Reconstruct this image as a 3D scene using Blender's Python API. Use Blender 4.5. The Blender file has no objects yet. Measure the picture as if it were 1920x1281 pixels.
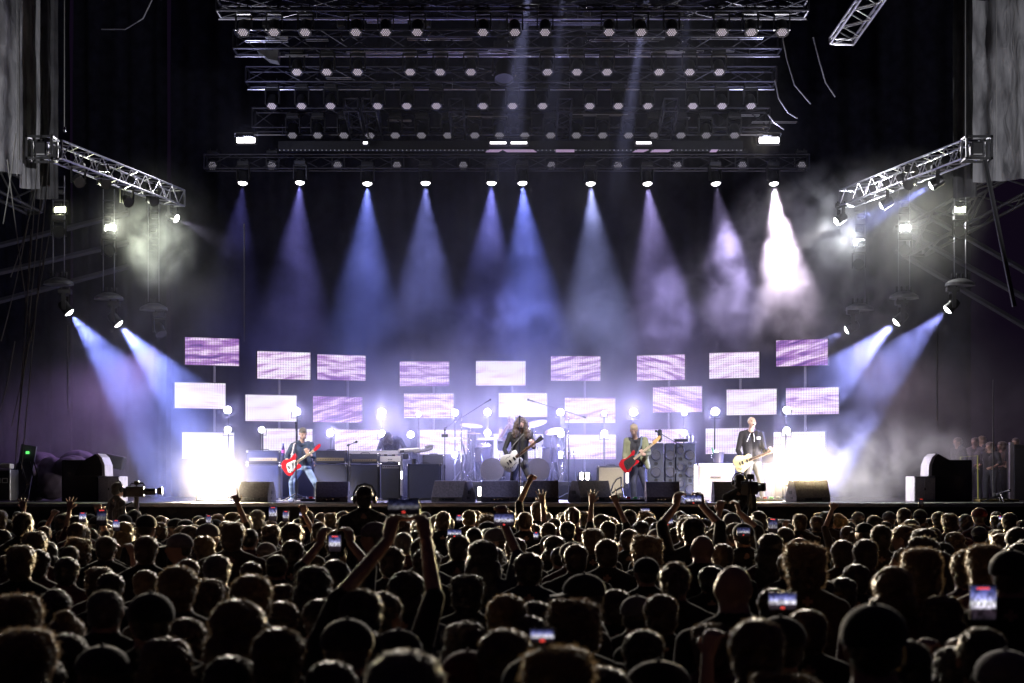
import bpy, bmesh, math, random
import numpy as np
from mathutils import Vector, Matrix, Quaternion, noise
random.seed(7)
PI = math.pi
S = bpy.context.scene
COL = S.collection
# ---------------------------------------------------------------- camera
F = 3440.0                 # focal length in photo pixels (1920 wide)
CAMZ = 2.1
cam = bpy.data.cameras.new('camera'); camo = bpy.data.objects.new('camera', cam); COL.objects.link(camo)
camo.location = (0, 0, CAMZ); camo.rotation_euler = (PI/2, 0, 0)
cam.sensor_width = 36; cam.lens = 36*F/1920; cam.shift_y = (908-640.5)/1920
cam.clip_start = 0.05; cam.clip_end = 400
cam.dof.use_dof = True; cam.dof.focus_distance = 38; cam.dof.aperture_fstop = 4.0
S.camera = camo
# ---------------------------------------------------------------- world: night
w = bpy.data.worlds.new('World'); S.world = w; w.use_nodes = True
nt = w.node_tree; bg = nt.nodes['Background']
bg.inputs[0].default_value = (0.32, 0.17, 0.52, 1); bg.inputs[1].default_value = 0.013
S.view_settings.view_transform = 'Standard'; S.view_settings.look = 'None'
S.view_settings.exposure = 0; S.view_settings.gamma = 1
S.view_settings.use_curve_mapping = False
S.render.engine = 'CYCLES'
cy = S.cycles
cy.use_denoising = True
try: cy.denoiser = 'OPENIMAGEDENOISE'
except Exception: pass
cy.max_bounces = 5; cy.diffuse_bounces = 2; cy.glossy_bounces = 2; cy.transmission_bounces = 3
cy.transparent_max_bounces = 12; cy.volume_bounces = 1
cy.use_light_tree = True; cy.caustics_reflective = False; cy.caustics_refractive = False
cy.sample_clamp_indirect = 3.0
cy.volume_step_rate = 1.0; cy.volume_max_steps = 128
cy.use_adaptive_sampling = True; cy.adaptive_threshold = 0.02

STAGE = 1.75               # stage floor height
EDGE = 34.4                # distance of the stage's front edge
def P(px, py, d):          # a pixel of the photograph at distance d -> a point of the place
    return Vector(((px-960)/F*d, d, CAMZ+(908-py)/F*d))
def PXM(d): return F/d

# ---------------------------------------------------------------- materials
MATS = {}
def mat(name, col, rough=0.6, metal=0.0, emit=None, es=0.0, var=0.0, scale=30.0, spec=0.4, bump=0.0, sheen=0.0, trans=0.0, alpha=1.0):
    if name in MATS: return MATS[name]
    m = bpy.data.materials.new(name); m.use_nodes = True
    n = m.node_tree; b = n.nodes['Principled BSDF']
    b.inputs['Base Color'].default_value = (*col, 1); b.inputs['Roughness'].default_value = rough
    b.inputs['Metallic'].default_value = metal; b.inputs['Specular IOR Level'].default_value = spec
    if sheen: b.inputs['Sheen Weight'].default_value = sheen; b.inputs['Sheen Roughness'].default_value = .4
    if trans: b.inputs['Transmission Weight'].default_value = trans
    if alpha < 1: b.inputs['Alpha'].default_value = alpha
    if emit: b.inputs['Emission Color'].default_value = (*emit, 1); b.inputs['Emission Strength'].default_value = es
    if var or bump:
        tc = n.nodes.new('ShaderNodeTexCoord'); nz = n.nodes.new('ShaderNodeTexNoise')
        nz.inputs['Scale'].default_value = scale; nz.inputs['Detail'].default_value = 4
        n.links.new(tc.outputs['Object'], nz.inputs['Vector'])
        if var:
            r = n.nodes.new('ShaderNodeValToRGB')
            r.color_ramp.elements[0].position = .3; r.color_ramp.elements[1].position = .7
            r.color_ramp.elements[0].color = (*[c*(1-var) for c in col], 1)
            r.color_ramp.elements[1].color = (*[min(1, c*(1+var)) for c in col], 1)
            n.links.new(nz.outputs['Fac'], r.inputs['Fac']); n.links.new(r.outputs['Color'], b.inputs['Base Color'])
        if bump:
            bp = n.nodes.new('ShaderNodeBump'); bp.inputs['Strength'].default_value = bump; bp.inputs['Distance'].default_value = .01
            n.links.new(nz.outputs['Fac'], bp.inputs['Height']); n.links.new(bp.outputs['Normal'], b.inputs['Normal'])
    m.cycles.emission_sampling = 'NONE' if emit and not name.startswith('lit_') else 'AUTO'
    MATS[name] = m; return m
black = mat('black_paint', (.012,.012,.013), .55, spec=.3, var=.3)
alu = mat('truss_aluminium', (.30,.30,.33), .35, metal=.9, var=.2, scale=8)
dalu = mat('dark_aluminium', (.065,.065,.085), .4, metal=.85, var=.3, scale=8)
chrome = mat('chrome', (.75,.75,.78), .15, metal=1)
tolex = mat('black_tolex', (.05,.05,.06), .6, var=.25, scale=60, bump=.3)
grille = mat('grille_cloth', (.07,.07,.085), .8, var=.25, scale=120, bump=.4)
cream = mat('cream_cloth', (.42,.37,.28), .8, var=.12, scale=90)
skinm = mat('skin', (.52,.32,.24), .55, var=.08, scale=20, spec=.35)

# ---------------------------------------------------------------- mesh building
class MB:
    def __init__(s): s.v = []; s.f = []; s.m = []; s.mi = 0
    def add(s, vs, fs, M=None):
        o = len(s.v)
        if M is not None: vs = [M @ Vector(v) for v in vs]
        s.v += [tuple(v) for v in vs]
        for f in fs: s.f.append(tuple(i+o for i in f)); s.m.append(s.mi)
        return s
    def mat(s, i): s.mi = i; return s
    def box(s, c, d, M=None, taper=1.0):
        x, y, z = d[0]/2, d[1]/2, d[2]/2; c = Vector(c); vs = []
        for k in (-1, 1):
            t = taper if k > 0 else 1
            for a, b in ((-1,-1),(1,-1),(1,1),(-1,1)): vs.append(c+Vector((a*x*t, b*y*t, k*z)))
        return s.add(vs, [(3,2,1,0),(4,5,6,7),(0,1,5,4),(1,2,6,5),(2,3,7,6),(3,0,4,7)], M)
    def bbox(s, c, d, bev=.01, M=None):       # box with chamfered vertical and horizontal edges
        bm = bmesh.new(); bmesh.ops.create_cube(bm, size=1)
        for v in bm.verts: v.co = Vector((v.co.x*d[0], v.co.y*d[1], v.co.z*d[2]))+Vector(c)
        bmesh.ops.bevel(bm, geom=list(bm.edges), offset=min(bev, min(d)*.4), segments=2, affect='EDGES', profile=.5)
        bm.verts.ensure_lookup_table(); bm.verts.index_update()
        s.add([v.co.copy() for v in bm.verts], [[v.index for v in f.verts] for f in bm.faces], M); bm.free(); return s
    def tube(s, a, b, r, r2=None, n=8, cap=True, M=None):
        a = Vector(a); b = Vector(b); r2 = r if r2 is None else r2
        d = b-a
        if d.length < 1e-6: return s
        q = d.to_track_quat('Z', 'Y'); vs = []
        for p, rr in ((a, r), (b, r2)):
            for i in range(n):
                t = 2*PI*i/n; vs.append(p+q@Vector((math.cos(t)*rr, math.sin(t)*rr, 0)))
        fs = [(i, (i+1)%n, n+(i+1)%n, n+i) for i in range(n)]
        if cap: fs += [tuple(range(n-1,-1,-1)), tuple(range(n, 2*n))]
        return s.add(vs, fs, M)
    def path(s, pts, r, n=6, M=None):
        pts = [Vector(p) for p in pts]; rings = []; N = None; vs = []
        for i, p in enumerate(pts):
            t = (pts[min(i+1, len(pts)-1)]-pts[max(i-1, 0)]).normalized()
            if N is None: N = t.orthogonal().normalized()
            N = (N-t*N.dot(t)).normalized(); B = t.cross(N)
            rr = r[i] if isinstance(r, (list, tuple)) else r
            for k in range(n):
                a = 2*PI*k/n; vs.append(p+N*math.cos(a)*rr+B*math.sin(a)*rr)
        fs = []
        for i in range(len(pts)-1):
            for k in range(n): fs.append((i*n+k, i*n+(k+1)%n, (i+1)*n+(k+1)%n, (i+1)*n+k))
        fs += [tuple(range(n-1,-1,-1)), tuple(range((len(pts)-1)*n, len(pts)*n))]
        return s.add(vs, fs, M)
    def lathe(s, prof, n=20, M=None):          # profile of (r, z) about Z
        vs = []
        for r, z in prof:
            for i in range(n):
                t = 2*PI*i/n; vs.append((math.cos(t)*r, math.sin(t)*r, z))
        fs = []
        for j in range(len(prof)-1):
            for i in range(n): fs.append((j*n+i, j*n+(i+1)%n, (j+1)*n+(i+1)%n, (j+1)*n+i))
        fs += [tuple(range(n-1,-1,-1)), tuple(range((len(prof)-1)*n, len(prof)*n))]
        return s.add(vs, fs, M)
    def prism(s, pts, z0, z1, M=None):         # outline of (x, y), extruded in z
        n = len(pts); vs = [(x, y, z0) for x, y in pts]+[(x, y, z1) for x, y in pts]
        fs = [tuple(range(n-1,-1,-1)), tuple(range(n, 2*n))]+[(i, (i+1)%n, n+(i+1)%n, n+i) for i in range(n)]
        return s.add(vs, fs, M)
    def sphere(s, c, r, n=12, M=None):
        c = Vector(c); r = r if isinstance(r, (tuple, list)) else (r, r, r); vs = []; h = n//2
        for j in range(h+1):
            ph = PI*j/h
            for i in range(n):
                t = 2*PI*i/n; vs.append(c+Vector((math.sin(ph)*math.cos(t)*r[0], math.sin(ph)*math.sin(t)*r[1], math.cos(ph)*r[2])))
        fs = []
        for j in range(h):
            for i in range(n): fs.append((j*n+i, (j+1)*n+i, (j+1)*n+(i+1)%n, j*n+(i+1)%n))
        return s.add(vs, fs, M)
    def mesh(s, name, mats, smooth=False):
        me = bpy.data.meshes.new(name); me.from_pydata(s.v, [], s.f)
        for m in (mats if isinstance(mats, (list, tuple)) else [mats]): me.materials.append(m)
        me.polygons.foreach_set('material_index', s.m)
        me.validate()
        if smooth:
            bm = bmesh.new(); bm.from_mesh(me); bmesh.ops.remove_doubles(bm, verts=bm.verts, dist=1e-5)
            for e in bm.edges:
                if len(e.link_faces) == 2 and e.calc_face_angle(0) > .6: e.smooth = False
            for f in bm.faces: f.smooth = True
            bm.to_mesh(me); bm.free()
        return me
    def build(s, name, mats, parent=None, smooth=False):
        return obj(name, s.mesh(name, mats, smooth), parent)
def obj(name, me, parent=None, M=None):
    o = bpy.data.objects.new(name, me); COL.objects.link(o)
    if parent is not None: o.parent = parent
    if M is not None: o.matrix_basis = M
    return o
def tag(o, label=None, cat=None, group=None, kind=None):
    if label: o['label'] = label
    if cat: o['category'] = cat
    if group: o['group'] = group
    if kind: o['kind'] = kind
    return o
def thing(name, label, cat, loc=(0,0,0), rz=0.0, group=None):
    o = bpy.data.objects.new(name, None); COL.objects.link(o); o.empty_display_size = .1
    o.location = loc; o.rotation_euler = (0, 0, rz)
    return tag(o, label, cat, group)
def kids(o): return [c for c in CH.get(o.name, [])]
def dup(root, M=None, loc=None, rz=None, label=None, group=None, skip=()):
    r = root.copy(); COL.objects.link(r)
    if loc is not None: r.location = loc
    if rz is not None: r.rotation_euler = (0, 0, rz)
    if M is not None: r.matrix_basis = M
    if label: r['label'] = label
    if group: r['group'] = group
    def rec(src, dst, lvl):
        for c in src.children:
            k = c.copy(); COL.objects.link(k); k.parent = dst
            if lvl < 3: rec(c, k, lvl+1)
    rec(root, r, 1)
    return r
def aim(d, up=(0,0,1)):                        # rotation with local -Z along d, local Y near up
    return Vector(d).normalized().to_track_quat('-Z', 'Y').to_matrix().to_4x4()
def lamp(name, kind, loc, d, energy, col, parent=None, angle=40, blend=.3, r=.06, size=None):
    l = bpy.data.lights.new(name, kind); l.energy = energy; l.color = col
    if kind == 'SPOT': l.spot_size = math.radians(angle); l.spot_blend = blend; l.shadow_soft_size = r
    elif kind == 'POINT': l.shadow_soft_size = r
    elif kind == 'AREA': l.shape = 'RECTANGLE'; l.size, l.size_y = size
    o = bpy.data.objects.new(name, l); COL.objects.link(o)
    o.matrix_basis = Matrix.Translation(loc) @ aim(d)
    if parent is not None: o.parent = parent
    return o
# ================================================================ SETTING
def struct(name, mb, m): return tag(mb.build(name, m), kind='structure')
gm = mat('trampled_ground', (.05,.045,.04), .95, var=.4, scale=2, bump=.5)
struct('ground', MB().add([(-150,-30,0),(150,-30,0),(150,200,0),(-150,200,0)], [(0,1,2,3)]), gm)
deckm = mat('stage_deck', (.045,.045,.05), .35, var=.2, scale=3, spec=.5)
SX0, SX1 = -12.0, 12.0
# the deck is laid from black deck boards on a sub-structure
deck = tag(thing('stage_deck', None, None), kind='structure')
for i in range(12):
    for j in range(8):
        me = bpy.data.meshes.get('deck_board_mesh')
        if me is None: me = MB().bbox((0,0,0), (1.99,1.99,.05), .006).mesh('deck_board_mesh', deckm)
        o = obj('deck_board', me, deck); o.location = (SX0+1+2*i, EDGE+1+2*j, STAGE-.025+.0015*((i*7+j*3)%3))
MB().box((0, EDGE+8, STAGE-.12), (24, 16, .12)).build('deck_frame', black, deck)
fm = mat('black_skirt', (.02,.02,.022), .85, var=.4, scale=6, bump=.5)
sk = MB(); n = 160
for i in range(n):
    x0 = SX0+24*i/n; x1 = SX0+24*(i+1)/n
    y0 = EDGE-.02-.03*math.sin(i*1.3); y1 = EDGE-.02-.03*math.sin((i+1)*1.3)
    sk.add([(x0,y0,0),(x1,y1,0),(x1,y1,STAGE-.08),(x0,y0,STAGE-.08)], [(0,1,2,3)])
tag(sk.build('stage_skirt', fm, smooth=True), 'black pleated skirt hanging down the front of the stage', 'stage skirt')
tag(MB().bbox((0, EDGE-.01, STAGE-.04), (24, .05, .075), .01).build('stage_nosing', alu), 'thin metal strip along the front edge of the stage', 'stage edge')

def curtain(name, a, b, z0, z1, amp, waves, m, label, cat='curtain', nz=14, seed=0, group=None):
    a = Vector(a); b = Vector(b); t = (b-a); nrm = Vector((-t.y, t.x, 0)).normalized(); n = int(max(waves*10, 30))
    vs = []; fs = []
    for j in range(nz+1):
        z = z0+(z1-z0)*j/nz
        for i in range(n+1):
            u = i/n
            k = math.sin(u*waves*2*PI+.6*math.sin(u*17+seed)+.25*math.sin(z*.9+u*9))+.35*math.sin(u*waves*5.1+seed+z*.2)
            k += .8*noise.noise(Vector((u*t.length*1.3, z*.35, seed)))
            k += 1.1*noise.noise(Vector((u*t.length*3.1+z*.8, z*1.6, seed+5)))*(amp>.04 and name=='side_scrim')
            p = a+t*u+nrm*amp*k; vs.append((p.x, p.y, z))
    for j in range(nz):
        for i in range(n): q = j*(n+1)+i; fs.append((q, q+1, q+n+2, q+n+1))
    mb = MB().add(vs, fs)
    o = mb.build(name, m, smooth=False)
    for p in o.data.polygons: p.use_smooth = True
    return tag(o, label, cat, group)
blackcloth = mat('black_drape', (.018,.018,.028), .95, var=.3, scale=4, spec=.03)
curtain('backdrop_curtain', (-9.3,50,0), (12.5,50,0), STAGE, 16.6, .09, 26, blackcloth, 'wide black backdrop curtain closing off the back of the stage')
curtain('wing_curtain', (-12.2,51,0), (-9.5,50.4,0), STAGE, 16.8, .08, 4, blackcloth, 'black wing curtain beside the backdrop at the left rear of the stage', seed=3)
# printed scrims high on both sides (lit grey vinyl)
def vinyl(name, seed):
    m = bpy.data.materials.new(name); m.use_nodes = True; n = m.node_tree; b = n.nodes['Principled BSDF']
    tc = n.nodes.new('ShaderNodeTexCoord'); mp = n.nodes.new('ShaderNodeMapping'); mp.inputs['Scale'].default_value = (1.1, 1.1, .25)
    nz = n.nodes.new('ShaderNodeTexNoise'); nz.inputs['Scale'].default_value = 3; nz.inputs['Detail'].default_value = 8; nz.inputs['Distortion'].default_value = .6
    r = n.nodes.new('ShaderNodeValToRGB'); r.color_ramp.elements[0].position = .35; r.color_ramp.elements[1].position = .7
    r.color_ramp.elements[0].color = (.10,.10,.11,1); r.color_ramp.elements[1].color = (.36,.36,.38,1)
    n.links.new(tc.outputs['Object'], mp.inputs[0]); n.links.new(mp.outputs[0], nz.inputs[0]); n.links.new(nz.outputs[0], r.inputs[0]); n.links.new(r.outputs[0], b.inputs['Base Color'])
    b.inputs['Roughness'].default_value = .55
    nz2 = n.nodes.new('ShaderNodeTexNoise'); nz2.inputs['Scale'].default_value = 5; nz2.inputs['Detail'].default_value = 6; nz2.inputs['Distortion'].default_value = 1.5
    n.links.new(mp.outputs[0], nz2.inputs[0])
    bp = n.nodes.new('ShaderNodeBump'); bp.inputs['Strength'].default_value = .9; bp.inputs['Distance'].default_value = .06
    n.links.new(nz2.outputs[0], bp.inputs['Height']); n.links.new(bp.outputs[0], b.inputs['Normal'])
    return m
vin = vinyl('grey_vinyl', 0)
DS = 34.6
def zz(py, d): return CAMZ+(908-py)*d/F
DV = mat('dark_vinyl', (.05,.05,.055), .6, var=.4, scale=3)
curtain('side_scrim', P(-60,0,DS).xy.to_3d(), P(44,0,DS+.5).xy.to_3d(), zz(318,DS), zz(-15,DS), .075, 1.3, vin, 'crumpled pale grey vinyl sheet at the upper left edge of the stage', seed=1, nz=60)
curtain('side_scrim', P(36,0,DS+1.0).xy.to_3d(), P(74,0,DS+1.2).xy.to_3d(), zz(352,DS+1), zz(-15,DS+1), .05, .7, vin, 'narrow grey vinyl strip hanging next to the crumpled sheet on the left', seed=5, nz=60)
curtain('side_scrim', P(68,0,DS+1.5).xy.to_3d(), P(108,0,DS+1.7).xy.to_3d(), zz(372,DS+1.5), zz(-15,DS+1.5), .05, .9, DV, 'dark vinyl strip hanging above the left side truss', seed=6, nz=40)
curtain('side_scrim', P(1824,0,DS+.6).xy.to_3d(), P(1990,0,DS).xy.to_3d(), zz(332,DS), zz(-15,DS), .10, 3.2, vin, 'tall grey vinyl sheet with deep folds at the upper right edge of the stage', seed=9, nz=60)
curtain('side_scrim', P(1787,0,DS+1.4).xy.to_3d(), P(1832,0,DS+1.2).xy.to_3d(), zz(372,DS+1.4), zz(-15,DS+1.4), .05, 1.0, DV, 'dark vinyl strip hanging left of the grey sheet at the right edge', seed=11, nz=40)
bw = curtain('wing_curtain', (12.7,44,0), (15.0,52,0), STAGE, 17.0, .10, 9, blackcloth, 'black wing curtain along the right side of the stage', seed=4)
curtain('wing_curtain', (-15.5,45,0), (-12.4,51.5,0), STAGE, 17.0, .10, 8, blackcloth, 'black wing curtain along the left side of the stage', seed=8)

# ---------------------------------------------------------------- haze and smoke
def volume_mat(name, dens, col=(1,1,1), aniso=.35, nscale=None, lo=.45, hi=.75, stretch=(1,1,1), detail=4, falloff=True):
    m = bpy.data.materials.new(name); m.use_nodes = True; n = m.node_tree; n.nodes.clear()
    out = n.nodes.new('ShaderNodeOutputMaterial'); v = n.nodes.new('ShaderNodeVolumePrincipled')
    v.inputs['Color'].default_value = (*col, 1); v.inputs['Density'].default_value = dens; v.inputs['Anisotropy'].default_value = aniso
    n.links.new(v.outputs[0], out.inputs['Volume'])
    if nscale:
        tc = n.nodes.new('ShaderNodeTexCoord'); mp = n.nodes.new('ShaderNodeMapping'); mp.inputs['Scale'].default_value = stretch
        nz = n.nodes.new('ShaderNodeTexNoise'); nz.inputs['Scale'].default_value = nscale; nz.inputs['Detail'].default_value = detail; nz.inputs['Roughness'].default_value = .55; nz.inputs['Distortion'].default_value = .5
        mr = n.nodes.new('ShaderNodeMapRange'); mr.inputs['From Min'].default_value = lo; mr.inputs['From Max'].default_value = hi; mr.inputs['To Max'].default_value = dens
        mr.interpolation_type = 'SMOOTHSTEP'
        n.links.new(tc.outputs['Object'], mp.inputs[0]); n.links.new(mp.outputs[0], nz.inputs[0]); n.links.new(nz.outputs[0], mr.inputs['Value'])
        # soft edges: 1 - r^2 in generated space
        vm = n.nodes.new('ShaderNodeVectorMath'); vm.operation = 'MULTIPLY_ADD'; vm.inputs[1].default_value = (2,2,2); vm.inputs[2].default_value = (-1,-1,-1)
        ln = n.nodes.new('ShaderNodeVectorMath'); ln.operation = 'LENGTH'
        f = n.nodes.new('ShaderNodeMapRange'); f.inputs['From Min'].default_value = 1.0; f.inputs['From Max'].default_value = .35; f.interpolation_type = 'SMOOTHSTEP'
        mu = n.nodes.new('ShaderNodeMath'); mu.operation = 'MULTIPLY'
        n.links.new(tc.outputs['Generated'], vm.inputs[0]); n.links.new(vm.outputs[0], ln.inputs[0]); n.links.new(ln.outputs['Value'], f.inputs['Value'])
        n.links.new(mr.outputs[0], mu.inputs[0]); n.links.new(f.outputs[0], mu.inputs[1]); n.links.new(mu.outputs[0], v.inputs['Density'])
    m.cycles.volume_sampling = 'MULTIPLE_IMPORTANCE'
    return m
HAZE = 0.0006
def puff(label, c, r, dens, ns=.9, lo=.42, hi=.72, col=(1,1,1), stretch=(1,1,1), rot=0, aniso=.1, step=1.0):
    mb = MB().sphere((0,0,0), tuple(r), n=20)
    m = volume_mat('smoke_'+str(len(bpy.data.materials)), dens, col, aniso, ns, lo, hi, stretch)
    m.cycles.volume_step_rate = step
    o = mb.build('smoke', m); o.location = c; o.rotation_euler = (0, rot, 0)
    return tag(o, label, kind='stuff')
puff('pale smoke cloud drifting through the bright beam at the upper right', P(1478,470,44.6), (1.9,1.7,2.2), 1.5, ns=1.7, lo=.38, hi=.76)
puff('lilac-grey smoke trailing down left of the bright beam', P(1420,560,45.0), (3.0,1.7,1.8), .8, ns=1.1, lo=.40, hi=.76)
puff('thin smoke wisps right of the bright beam', P(1580,410,41.5), (1.7,1.8,1.5), .9, ns=1.3, lo=.44, hi=.72)
puff('grey-green smoke puff hanging in front of the left light tower', P(298,462,39.0), (.9,.9,1.15), 1.0, ns=1.9, lo=.38, hi=.74, col=(.96,1,.97))
puff('white smoke rolling over the deck behind the right blinder', P(1660,872,38.2), (2.5,1.6,1.3), .8, ns=1.1, lo=.40, hi=.75)
puff('lilac smoke lying low behind the left blinder', P(320,862,38.4), (2.4,1.7,1.5), .16, ns=.7, lo=.35, hi=.75)
puff('thin smoke veil rising right of the stage centre', P(1270,600,45.2), (3.2,1.6,1.5), .26, ns=.9, lo=.45, hi=.70)
puff('blue stage smoke filling the air below the rear beams', Vector((0,45.5,5.2)), (11.5,5.5,6.6), .042, ns=.60, lo=.25, hi=.72, step=.7)
puff('low smoke bank behind the drum riser', P(960,760,46.5), (8.5,2.2,2.2), .07, ns=.7, lo=.40, hi=.70)
puff('smoke lit blue below the left side pods', P(250,600,39.6), (2.8,2.0,4.0), .075, ns=.9, lo=.2, hi=.75)
puff('smoke lit blue below the right side pods', P(1660,590,39.6), (2.8,2.0,4.0), .075, ns=.9, lo=.25, hi=.75)
puff('fine smoke hanging around the round blinders and drums', Vector((0,41.6,3.6)), (9.5,3.6,2.4), .085, ns=.8, lo=.1, hi=.8, aniso=.78)
puff('smoke added for the glow around the left floor blinder', P(400,880,38.3), (2.0,1.4,1.3), .12, ns=1.2, lo=.25, hi=.8, aniso=.5)  # puffs added so the floor blinders bloom beyond their lenses
puff('smoke added for the glow around the right floor blinder', P(1530,876,38.4), (2.4,1.5,1.4), .15, ns=1.2, lo=.3, hi=.8, aniso=.5)
puff('faint haze added for the glow around the left roof strobe', P(461,263,41.3), (1.3,1.1,1.2), .02, ns=.7, lo=0, hi=.7, aniso=.6)  # haze added to carry a glow around each strobe
puff('faint haze added for the glow around the right roof strobe', P(1442,263,41.3), (1.5,1.1,1.3), .025, ns=.7, lo=0, hi=.7, aniso=.6)
puff('thin blue haze among the roof trusses', Vector((.8,38.4,10.6)), (5.5,2.2,3.6), .022, ns=.6, lo=.1, hi=.75)
puff('dim purple haze in the left wing', P(110,800,39.5), (3.2,2.0,2.6), .07, ns=.6, lo=.1, hi=.8)
puff('dim brown-violet haze in the right wing', P(1800,790,39.5), (3.0,2.0,2.6), .07, ns=.7, lo=.2, hi=.8)
puff('thin smoke crossing the beams under the right side truss', P(1690,410,36.4), (1.9,2.4,1.5), .07, ns=1.2, lo=.25, hi=.7)
puff('brown-grey smoke drifting between the bright beam and the right pods', P(1570,560,42.5), (2.1,1.8,1.6), .42, ns=1.6, lo=.45, hi=.70)
puff('thin violet smoke above the middle panels', P(930,620,45.6), (3.4,1.8,1.4), .16, ns=1.0, lo=.45, hi=.70)
puff('faint haze added for the warm glare before the left floor blinder', P(400,885,36.0), (2.4,1.5,1.9), .0033, ns=.6, lo=0, hi=.6, aniso=.55)  # thin puffs added to give the floor blinders their glare
puff('faint haze added for the warm glare before the right floor blinder', P(1503,885,36.0), (2.8,1.5,2.2), .0042, ns=.6, lo=0, hi=.6, aniso=.55)
# ================================================================ LIGHTS (fixtures with their lamps)
lensw = mat('lens_white', (.9,.9,.9), .3, emit=(1,.98,1), es=14)
lenswarm = mat('lens_warm', (.9,.9,.8), .3, emit=(1,.93,.72), es=20)
lensoff = mat('lens_off', (.20,.20,.24), .12, spec=.8)
ledcell = mat('led_cell', (.55,.5,.55), .3, emit=(1,.86,.95), es=.30)  # cell materials hold a faint painted glow; the lamps are off
ledcelldim = mat('led_cell_dim', (.4,.38,.4), .3, emit=(.9,.85,.95), es=.16)
body = mat('fixture_black', (.02,.02,.022), .35, spec=.5, var=.2, scale=10)
# moving head: local -Z is the beam, Y up. yoke arms along X
_hm = {}
def head_meshes(kind):
    if kind in _hm: return _hm[kind]
    h = MB().lathe([(.05,.17),(.10,.15),(.125,.06),(.12,-.06),(.135,-.13),(.14,-.17),(.128,-.17),(.12,-.155)], 20).mesh('head_mesh', body, True)
    l = MB().lathe([(.001,-.150),(.09,-.154),(.118,-.150),(.118,-.145),(.001,-.14)], 20)
    if kind in ('lit','warm'): l = MB().lathe([(.001,-.215),(.05,-.205),(.09,-.185),(.112,-.160),(.112,-.14)], 20)
    lens = l.mesh('lens_mesh', [{'lit': lensw, 'warm': lenswarm, 'off': lensoff, 'wash': body, 'washdim': body}[kind]])
    cells = None
    if kind.startswith('wash'):
        cb = MB()
        for q in range(-2, 3):
            for r in range(-2, 3):
                if abs(q+r) > 2: continue
                x = (q+r/2)*.046; y = r*.040
                cb.lathe([(.019,-.156),(.017,-.164),(.001,-.167)], 6, Matrix.Translation((x, y, 0)))
        cells = cb.mesh('led_cells_mesh', ledcell if kind == 'wash' else ledcelldim)
    yk = MB()
    for s in (-1, 1): yk.box((s*.165, 0, .10), (.03, .09, .34))
    yk.box((0, 0, .285), (.36, .10, .04)); 
    y = yk.mesh('yoke_mesh', body)
    b = MB().bbox((0, 0, .36), (.30, .20, .11), .015).box((-.09,0,.44),(.03,.05,.06)).box((.09,0,.44),(.03,.05,.06)).mesh('lamp_base_mesh', body)
    _hm[kind] = (h, lens, cells, y, b); return _hm[kind]
def moving_head(label, loc, d, kind, group=None, energy=0, col=(1,1,1), angle=30, scale=1.0, tilt_only=True, blend=.35, name='moving_light', cat='stage light'):
    h, lens, cells, y, b = head_meshes(kind)
    t = thing(name, label, cat, loc, 0, group); t.scale = (scale,)*3
    d = Vector(d).normalized()
    # base hangs above; yoke yawed about z, head tilted
    yaw = math.atan2(d.x, -d.y) if abs(d.x)+abs(d.y) > .05 else 0
    Y = Matrix.Rotation(yaw, 4, 'Z')
    obj('base', b, t); obj('yoke', y, t, Y)
    R = aim(d)
    ho = obj('head', h, t, R); obj('lens', lens, ho)
    if cells:
        c = obj('led_cells', cells, ho); c['kind'] = 'stuff'
    if energy:
        lamp('beam', 'SPOT', d*.24*1.0, d, energy, col, t, angle, blend, .05)
    return t
B = 1.0
blue = (.20,.26,1.0); blue2 = (.28,.33,1.0); lilac = (.72,.66,1.0); white = (1,.95,1)
# rear truss row of ten beams
DB = 45.0
ROW = [(456,335,-.05,-1,(.26,.24,1),.40),(563,334,-.02,-1,(.30,.28,1),.95),(689,336,0,-1,(.22,.27,1),1.5),(798,335,.01,-1,(.30,.33,1),1.15),(922,335,-.02,-1,(.26,.27,1),1.0),
       (979,335,.05,-1,(.20,.25,1),1.9),(1107,336,.04,-1,(.42,.46,1),1.35),(1213,336,.08,-1,(.50,.42,1),.95),(1341,336,.10,-1,(.60,.50,1),.5),(1450,336,.07,-1,(.92,.76,1),1.25)]
names = ['first','second','third','fourth','fifth','sixth','seventh','eighth','ninth','last']
for i, (x, y, dx, dz, c, e) in enumerate(ROW):
    lb = '%s of the ten lit beam lights on the rear truss, counted from the left' % names[i]
    if i == 9: lb = 'rightmost rear beam light, its white beam burning through thick smoke'
    moving_head(lb, P(x, y, DB)+Vector((0,0,.03)), (dx, -.24, dz), 'lit', 'beam lights on the rear truss', energy=6500*e, col=c, angle=35, scale=.95, blend=.85)
# round LED pars facing the crowd above the beam row
for i, x in enumerate([400,511,634,745,869,1034,1158,1269,1391,1502]):
    moving_head('%s of the ten unlit honeycomb lamps above the rear beam lights, from the left' % names[i], P(x, 312, DB+.5), (0,-1,-.05), 'washdim', 'honeycomb lamps above the rear beams', scale=.92)
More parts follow.
